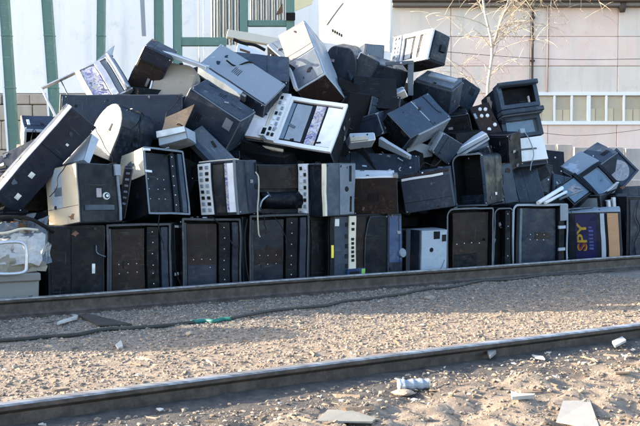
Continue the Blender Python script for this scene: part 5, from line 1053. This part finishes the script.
# ---- cords in the heap
for pts, r, mt, lab in (([(150, 150), (156, 158), (166, 156), (176, 150)], .008, 'rubber', 'black cord looped over the top of the open black cabinet'),
        ([(398, 158), (404, 163), (399, 170), (408, 172)], .008, 'pale_metal', 'pale cord curling at the tip of the tapering panel'),
        ([(346, 96), (338, 112), (343, 124), (352, 130)], .010, 'rubber', 'black cord hanging beside the face up slot machine'),
        ([(418, 172), (424, 163), (434, 166), (441, 160)], .009, 'rubber', 'black cord on top of the plain slate blue cabinet'),
        ([(226, 60), (236, 66), (250, 62), (262, 72)], .010, 'rubber', 'black cord across the white scrap on the crest'),
        ([(100, 170), (106, 176), (103, 186), (112, 190)], .006, 'pale_metal', 'thin pale cord by the ring lock machine')):
    S_ = {'black cord looped over the top of the open black cabinet': .62, 'pale cord curling at the tip of the tapering panel': .9, 'black cord hanging beside the face up slot machine': .85, 'black cord on top of the plain slate blue cabinet': .62, 'black cord across the white scrap on the crest': 1.5, 'thin pale cord by the ring lock machine': .42}[lab]
    cable('cord', [at(x, y, S_+.03*math.sin(i*2)) for i, (x, y) in enumerate(pts)], r, mt, lab, 'cord')

cable('cord', [at(255.5, 172, .42), at(258.5, 178, .38), at(258.5, 195, .38), at(257.5, 210, .38), at(258.5, 232, .40), at(260, 237, .41)], .008, 'cream_paint', 'thin pale cord hanging down over the sideways slot machine', 'cord')
cable('cord', [at(260, 207, .45), at(262, 201, .42), at(266, 197, .42), at(269, 195, .46)], .009, 'pale_metal', 'short pale cord end by the dark roller', 'cord')
# ============================================================ FOREGROUND
def gp(px, py, dz=.0):
    p = ground(px, py); return Vector((p.x, p.y, gz(p.x, p.y)+dz))
hz = [(-20, 343.5), (18, 341.5), (45, 339), (75, 337), (105, 331.5), (135, 330), (165, 327.5), (194, 324)]
cable('hose', [gp(x, y, .016) for x, y in hz], .016, 'hose_rubber', 'black rubber hose on the gravel, left of its green section', 'hose', 8, 10)
cable('hose', [gp(x, y, .018) for x, y in [(191, 324.2), (205, 323), (214, 323.5), (222, 321.5), (231, 320.5)]], .019, 'hose_green', 'short green section of hose on the gravel', 'hose', 8, 10)
hz = [(229, 320.6), (250, 317.5), (275, 312.5), (300, 310), (325, 307.5), (345, 303), (370, 300.5), (400, 296), (425, 290), (450, 289), (480, 283), (510, 281), (545, 277), (580, 275), (610, 270.5), (655, 266)]
cable('hose', [gp(x, y, .019) for x, y in hz], .0145, 'hose_rubber', 'long dark hose along the far rail, right of its green section', 'hose', 8, 10)
def flat(name, pts, th, mat, label, cat, dz=.010, amp=.002):
    P = [gp(x, y, dz) for x, y in pts]; c = sum(P, Vector())/len(P); bm = bmesh.new()
    for p in P: p.z = c.z+(p.z-c.z)*.15+R_.uniform(-amp, amp)
    a = [bm.verts.new(p-c+Vector((0, 0, th))) for p in P]; d = [bm.verts.new(p-c) for p in P]; bm.faces.new(a); bm.faces.new(d[::-1]); k = len(P)
    for i in range(k): bm.faces.new((a[i], d[i], d[(i+1) % k], a[(i+1) % k]))
    bmesh.ops.recalc_face_normals(bm, faces=bm.faces); bmesh.ops.triangulate(bm, faces=[f for f in bm.faces if len(f.verts) > 4])
    return tag(link(name, bm, mat, loc=c), label, cat)
flat('wooden_plank', [(78, 317), (86, 315.5), (132, 326), (98, 328)], .012, 'hose_rubber', 'dark flat board on the gravel behind the hose', 'board', .01)
flat('plastic_stick', [(57, 328), (59, 325.5), (78, 318.5), (77, 321.5)], .016, 'litter_white', 'white stick of plastic left of the dark flat board', 'litter', .02)
flat('paper_scrap', [(115.5, 348), (121, 344), (123, 349), (118, 351)], .012, 'litter_white', 'small white crumpled paper scrap on the gravel', 'litter', .012)
flat('foam_piece', [(511, 401), (518, 398), (535, 401), (534, 405.5), (512, 405)], .018, 'litter_white', 'flat white foam piece on the dirt in the foreground', 'litter', .014)
flat('wooden_board', [(316, 423), (328, 415), (352, 418), (376, 422.5), (372, 426)], .008, 'dull_cream', 'pale thin wooden board on the dirt at the bottom', 'board', .008)
flat('cardboard', [(556, 432), (563, 404), (590, 401), (600, 432)], .006, 'dusty_board', 'flat beige cardboard piece at the bottom right', 'cardboard', .012)
flat('paper_scrap', [(532, 357), (543, 359), (545, 362), (536, 361)], .01, 'litter_white', 'thin white strip of paper beside the near rail', 'litter')
flat('paper_scrap', [(485, 355), (491, 351), (496, 358), (490, 364)], .02, 'concrete', 'grey shard leaning by the near rail', 'litter', .03)
flat('paper_scrap', [(612, 347), (622, 343), (626, 347), (615, 352)], .015, 'litter_white', 'crumpled white paper beside the near rail at the right', 'litter', .03)
# crushed can
p = gp(414, 391, .035); can = tag(empty('crushed_can', Matrix.Translation(p) @ Matrix.Rotation(.15, 4, 'Z')), 'crushed white metal can lying on the dirt', 'can')
bm = bmesh.new(); prev = None
for i in range(10):
    x = -.075+i*.0165; r = .034+.005*math.sin(i*2.1); cur = []
    for k in range(14):
        a = 2*math.pi*k/14; rr = r*(1+.18*noise.noise(Vector((i*.7, math.cos(a)*1.3, math.sin(a)*1.3)))); cur.append(bm.verts.new((x, math.cos(a)*rr, math.sin(a)*rr*.85)))
    if prev:
        for k in range(14): bm.faces.new((prev[k], cur[k], cur[(k+1) % 14], prev[(k+1) % 14]))
    else: bm.faces.new(cur)
    prev = cur
bm.faces.new(prev[::-1]); bmesh.ops.recalc_face_normals(bm, faces=bm.faces); link('can_body', bm, 'pale_metal', can)
bm = bmesh.new(); cyl(bm, (.074, 0, 0), (.086, 0, .0), .03, 14); link('can_lid', bm, 'cream_paint', can)
bm = bmesh.new(); cyl(bm, (-.088, 0, 0), (-.076, 0, .0), .03, 14); link('can_lid', bm, 'zinc_metal', can)
def rock(px, py, r, mat, label, cat='stone', flatn=.7, seed=0):
    p = gp(px, py, r*.35); bm = bmesh.new(); bmesh.ops.create_icosphere(bm, subdivisions=2, radius=r)
    for v in bm.verts:
        k = 1+.35*noise.noise(v.co/r*1.4+Vector((seed*7.3, 0, 0)))+.12*noise.noise(v.co/r*4); v.co = Vector((v.co.x*k*1.2, v.co.y*k, v.co.z*k*flatn))
    return tag(link('stone', bm, mat, loc=p), label, cat)
rock(405, 387, .035, 'rubber', 'black lump touching the crushed white can', 'lump', .9, 1)
rock(403, 396, .05, 'gravel_stone', 'tan flat stone in front of the crushed white can', 'stone', .35, 2)
rock(430, 300, .05, 'shade_grey_stone', 'dark stone by the hose in front of the far rail', 'stone', .6, 3)
rock(190, 335, .03, 'gravel_stone', 'brown stone on the gravel below the green hose section', 'stone', .7, 4)
# many bits of white litter: stuff
def litter():
    rg = random.Random(5); bm = bmesh.new()
    for k in range(120):
        for _ in range(50):
            q = rg.choice((rg.uniform(3.2, 4.3), rg.uniform(4.6, 8.0), rg.uniform(3.6, 4.3))); t = rg.uniform(-4, 8)
            if vis(t, q): break
        p = RD*t+RN*q; r = .005+.014*rg.random()**3; z = gz(p.x, p.y)+.012
        P = [Vector((p.x+r*1.3*math.cos(a+rg.uniform(-.4, .4)), p.y+r*math.sin(a+rg.uniform(-.4, .4)), z+rg.uniform(0, .012))) for a in (0, 1.57, 3.14, 4.71)]
        a = [bm.verts.new(v) for v in P]; d = [bm.verts.new(v-Vector((0, 0, .006))) for v in P]; bm.faces.new(a); bm.faces.new(d[::-1])
        for i in range(4): bm.faces.new((a[i], d[i], d[(i+1) % 4], a[(i+1) % 4]))
    bmesh.ops.recalc_face_normals(bm, faces=bm.faces)
    tag(link('litter', bm, 'litter_white'), 'small white paper and plastic bits scattered over the dirt', kind='stuff')
litter()

def bits():
    rg = random.Random(21); dg = bpy.context.evaluated_depsgraph_get(); bm = bmesh.new(); n = 0; tries = 0
    while n < 130 and tries < 6000:
        tries += 1
        px, py = rg.uniform(0, 640), rg.uniform(60, 235); p = at(px, py, rg.uniform(.35, 1.8)); p.z += .5
        ok, loc, nor, idx, ob, _ = S.ray_cast(dg, p, Vector((0, 0, -1)))
        if not ok or nor.z < .45 or loc.z < .3: continue
        sz = rg.choice((1, 1, .6)); a = (rg.uniform(.015, .05)*sz, rg.uniform(.005, .016)*sz, rg.uniform(.002, .006))
        q = box(bm, [-v for v in a], a); M3 = Matrix.Rotation(rg.uniform(0, 6.3), 3, 'Z'); tl = nor.to_track_quat('Z', 'Y').to_matrix(); mi = rg.randrange(4)
        for v in {v for f in q for v in f.verts}: v.co = tl @ (M3 @ v.co)+loc+nor*(a[2]+.002)
        for f in q: f.material_index = mi
        n += 1
    tag(link('scrap_bits', bm, ['grey_paint', 'rubber', 'pale_metal', 'brown_primer']), 'small broken trim, paper and plastic bits lying on the machines', kind='stuff')
    bm = bmesh.new(); n = 0
    for _ in range(900):
        if n >= 26: break
        px, py = rg.uniform(40, 600), rg.uniform(70, 225); p = at(px, py, rg.uniform(.35, 1.6)); p.z += .5
        ok, loc, nor, idx, ob, _x = S.ray_cast(dg, p, Vector((0, 0, -1)))
        if not ok or nor.z < .5 or loc.z < .6: continue
        q = loc+nor*.012; d = Vector((rg.uniform(-1, 1), rg.uniform(-1, .1), 0)).normalized(); pts = [q]
        for k in range(7):
            d = (d+Vector((rg.uniform(-.5, .5), rg.uniform(-.5, .3), 0))).normalized(); nx = pts[-1]+d*.055
            ok2, l2, n2, *_r = S.ray_cast(dg, nx+Vector((0, 0, .25)), Vector((0, 0, -1)))
            nx = Vector(l2)+Vector((0, 0, .01)) if ok2 and l2.z > nx.z-.25 else nx+Vector((0, 0, -.05)); pts.append(nx)
        tube(bm, smoothpath(pts, 4), rg.uniform(.004, .007), 5); n += 1
    tag(link('loose_wires', bm, 'rubber'), 'loose black wires trailing over the machines', kind='stuff')
bits()

# ---- wear and fittings on the plain cases
def wear():
    rg = random.Random(33); names = ('machine_cabinet', 'slot_machine', 'arcade_machine')
    nrm = {'F': (0, -1, 0), 'R': (1, 0, 0), 'L': (-1, 0, 0), 'T': (0, 0, 1)}
    for b in list(Box.ALL):
        if b.name not in names: continue
        R3 = b.m.to_3x3(); vd = (CAM-b.m.translation).normalized()
        px = CX+F*b.m.translation.x/b.m.translation.y
        if px < -30: continue
        has_open = any(c.name.split('.')[0] in ('inner_panel', 'button_panel', 'sign_panel', 'screen_hood', 'coin_tray') for c in b.e.children)
        for f, n in nrm.items():
            if (R3 @ Vector(n)).dot(vd) < .22 or (f == 'F' and (has_open or b.name == 'slot_machine')): continue
            A, C = {'F': (b.w, b.h), 'R': (b.d, b.h), 'L': (b.d, b.h), 'T': (b.w, b.d)}[f]
            if min(A, C) < .15: continue
            e = .011 if f == 'F' else .008
            if rg.random() < .8:
                for u in (.045, .955):
                    for v in (.05, .95):
                        if rg.random() < .75: b.disc('screw', rg.choice(('bolt_metal', 'rubber')), f, u, v, .0065, e, 0, 8)
            k = rg.random()
            if k < .25:
                u0, v0 = rg.uniform(.12, .6), rg.uniform(.15, .65)
                for i in range(rg.randint(4, 6)): b.rect('vent_slot', 'dark_inside', f, u0+i*.022/A, u0+(i*.022+.009)/A, v0, min(.95, v0+.10/C), e, e-.004)
            if k > .3:
                v = rg.uniform(.2, .8); b.rect('seam', 'dark_inside', f, .02, .98, v, v+.005/C, e-.0005, e-.004) if rg.random() < .5 else b.rect('seam', 'dark_inside', f, v, v+.005/A, .02, .98, e-.0005, e-.004)
            for _ in range(rg.randint(1, 3)):
                cu, cv = rg.uniform(.1, .9), rg.choice((rg.uniform(.04, .2), rg.uniform(.8, .96), rg.uniform(.2, .8))); r = rg.uniform(.010, .042)
                m_ = rg.choice(('rust', 'grey_paint', 'dull_grey', 'brown_primer', 'brown_primer', 'slate_paint', 'navy_paint', 'navy_paint'))
                st = rg.uniform(.25, 1.8); n_ = 9; bm = bmesh.new(); top = []; bot = []
                for i in range(n_):
                    a_ = 2*math.pi*i/n_; rr = r*rg.uniform(.35, 1.2)
                    u = min(.985, max(.015, cu+rr*math.cos(a_)*st/A)); v = min(.985, max(.015, cv+rr*math.sin(a_)/C)); top.append(bm.verts.new(b.pt(f, u, v, e+.0012))); bot.append(bm.verts.new(b.pt(f, u, v, e-.003)))
                bm.faces.new(top); bm.faces.new(bot[::-1])
                for i in range(n_): bm.faces.new((top[i], bot[i], bot[(i+1) % n_], top[(i+1) % n_]))
                bmesh.ops.remove_doubles(bm, verts=bm.verts, dist=1e-6); bmesh.ops.recalc_face_normals(bm, faces=bm.faces); b.add('worn_patch', bm, m_)
            if rg.random() < .35:
                u, v = rg.uniform(.1, .8), rg.uniform(.15, .8); b.rect('label', rg.choice(('sticker', 'dull_grey', 'faded_print')), f, u, u+.06/A, v, v+.035/C, e+.0005, e-.003)
wear()
# scuffs on the bottom row panels
for b in Box.ALL:
    if b.name == 'machine_cabinet' and any(c.name.startswith('perforated_strip') for c in b.e.children) and b.m.translation.z < .1:
        rg = random.Random(int(b.w*9999)+int(b.m.translation.x*100))
        for _ in range(rg.randint(2, 4)):
            cu, cv = rg.uniform(.16, .52), rg.uniform(.1, .85); bm = bmesh.new(); top = []; bot = []; r = rg.uniform(.015, .04); st = rg.uniform(.3, 1.6)
            for i in range(10):
                a_ = 2*math.pi*i/10; rr = r*rg.uniform(.4, 1.2); top.append(bm.verts.new(b.pt('F', cu+rr*st*math.cos(a_)/b.w, cv+rr*math.sin(a_)/b.h, -.0445))); bot.append(bm.verts.new(b.pt('F', cu+rr*st*math.cos(a_)/b.w, cv+rr*math.sin(a_)/b.h, -.06)))
            bm.faces.new(top); bm.faces.new(bot[::-1])
            for i in range(10): bm.faces.new((top[i], bot[i], bot[(i+1) % 10], top[(i+1) % 10]))
            bmesh.ops.recalc_face_normals(bm, faces=bm.faces); b.add('worn_patch', bm, rg.choice(('brown_primer', 'brown_primer', 'slate_paint', 'grey_paint')))
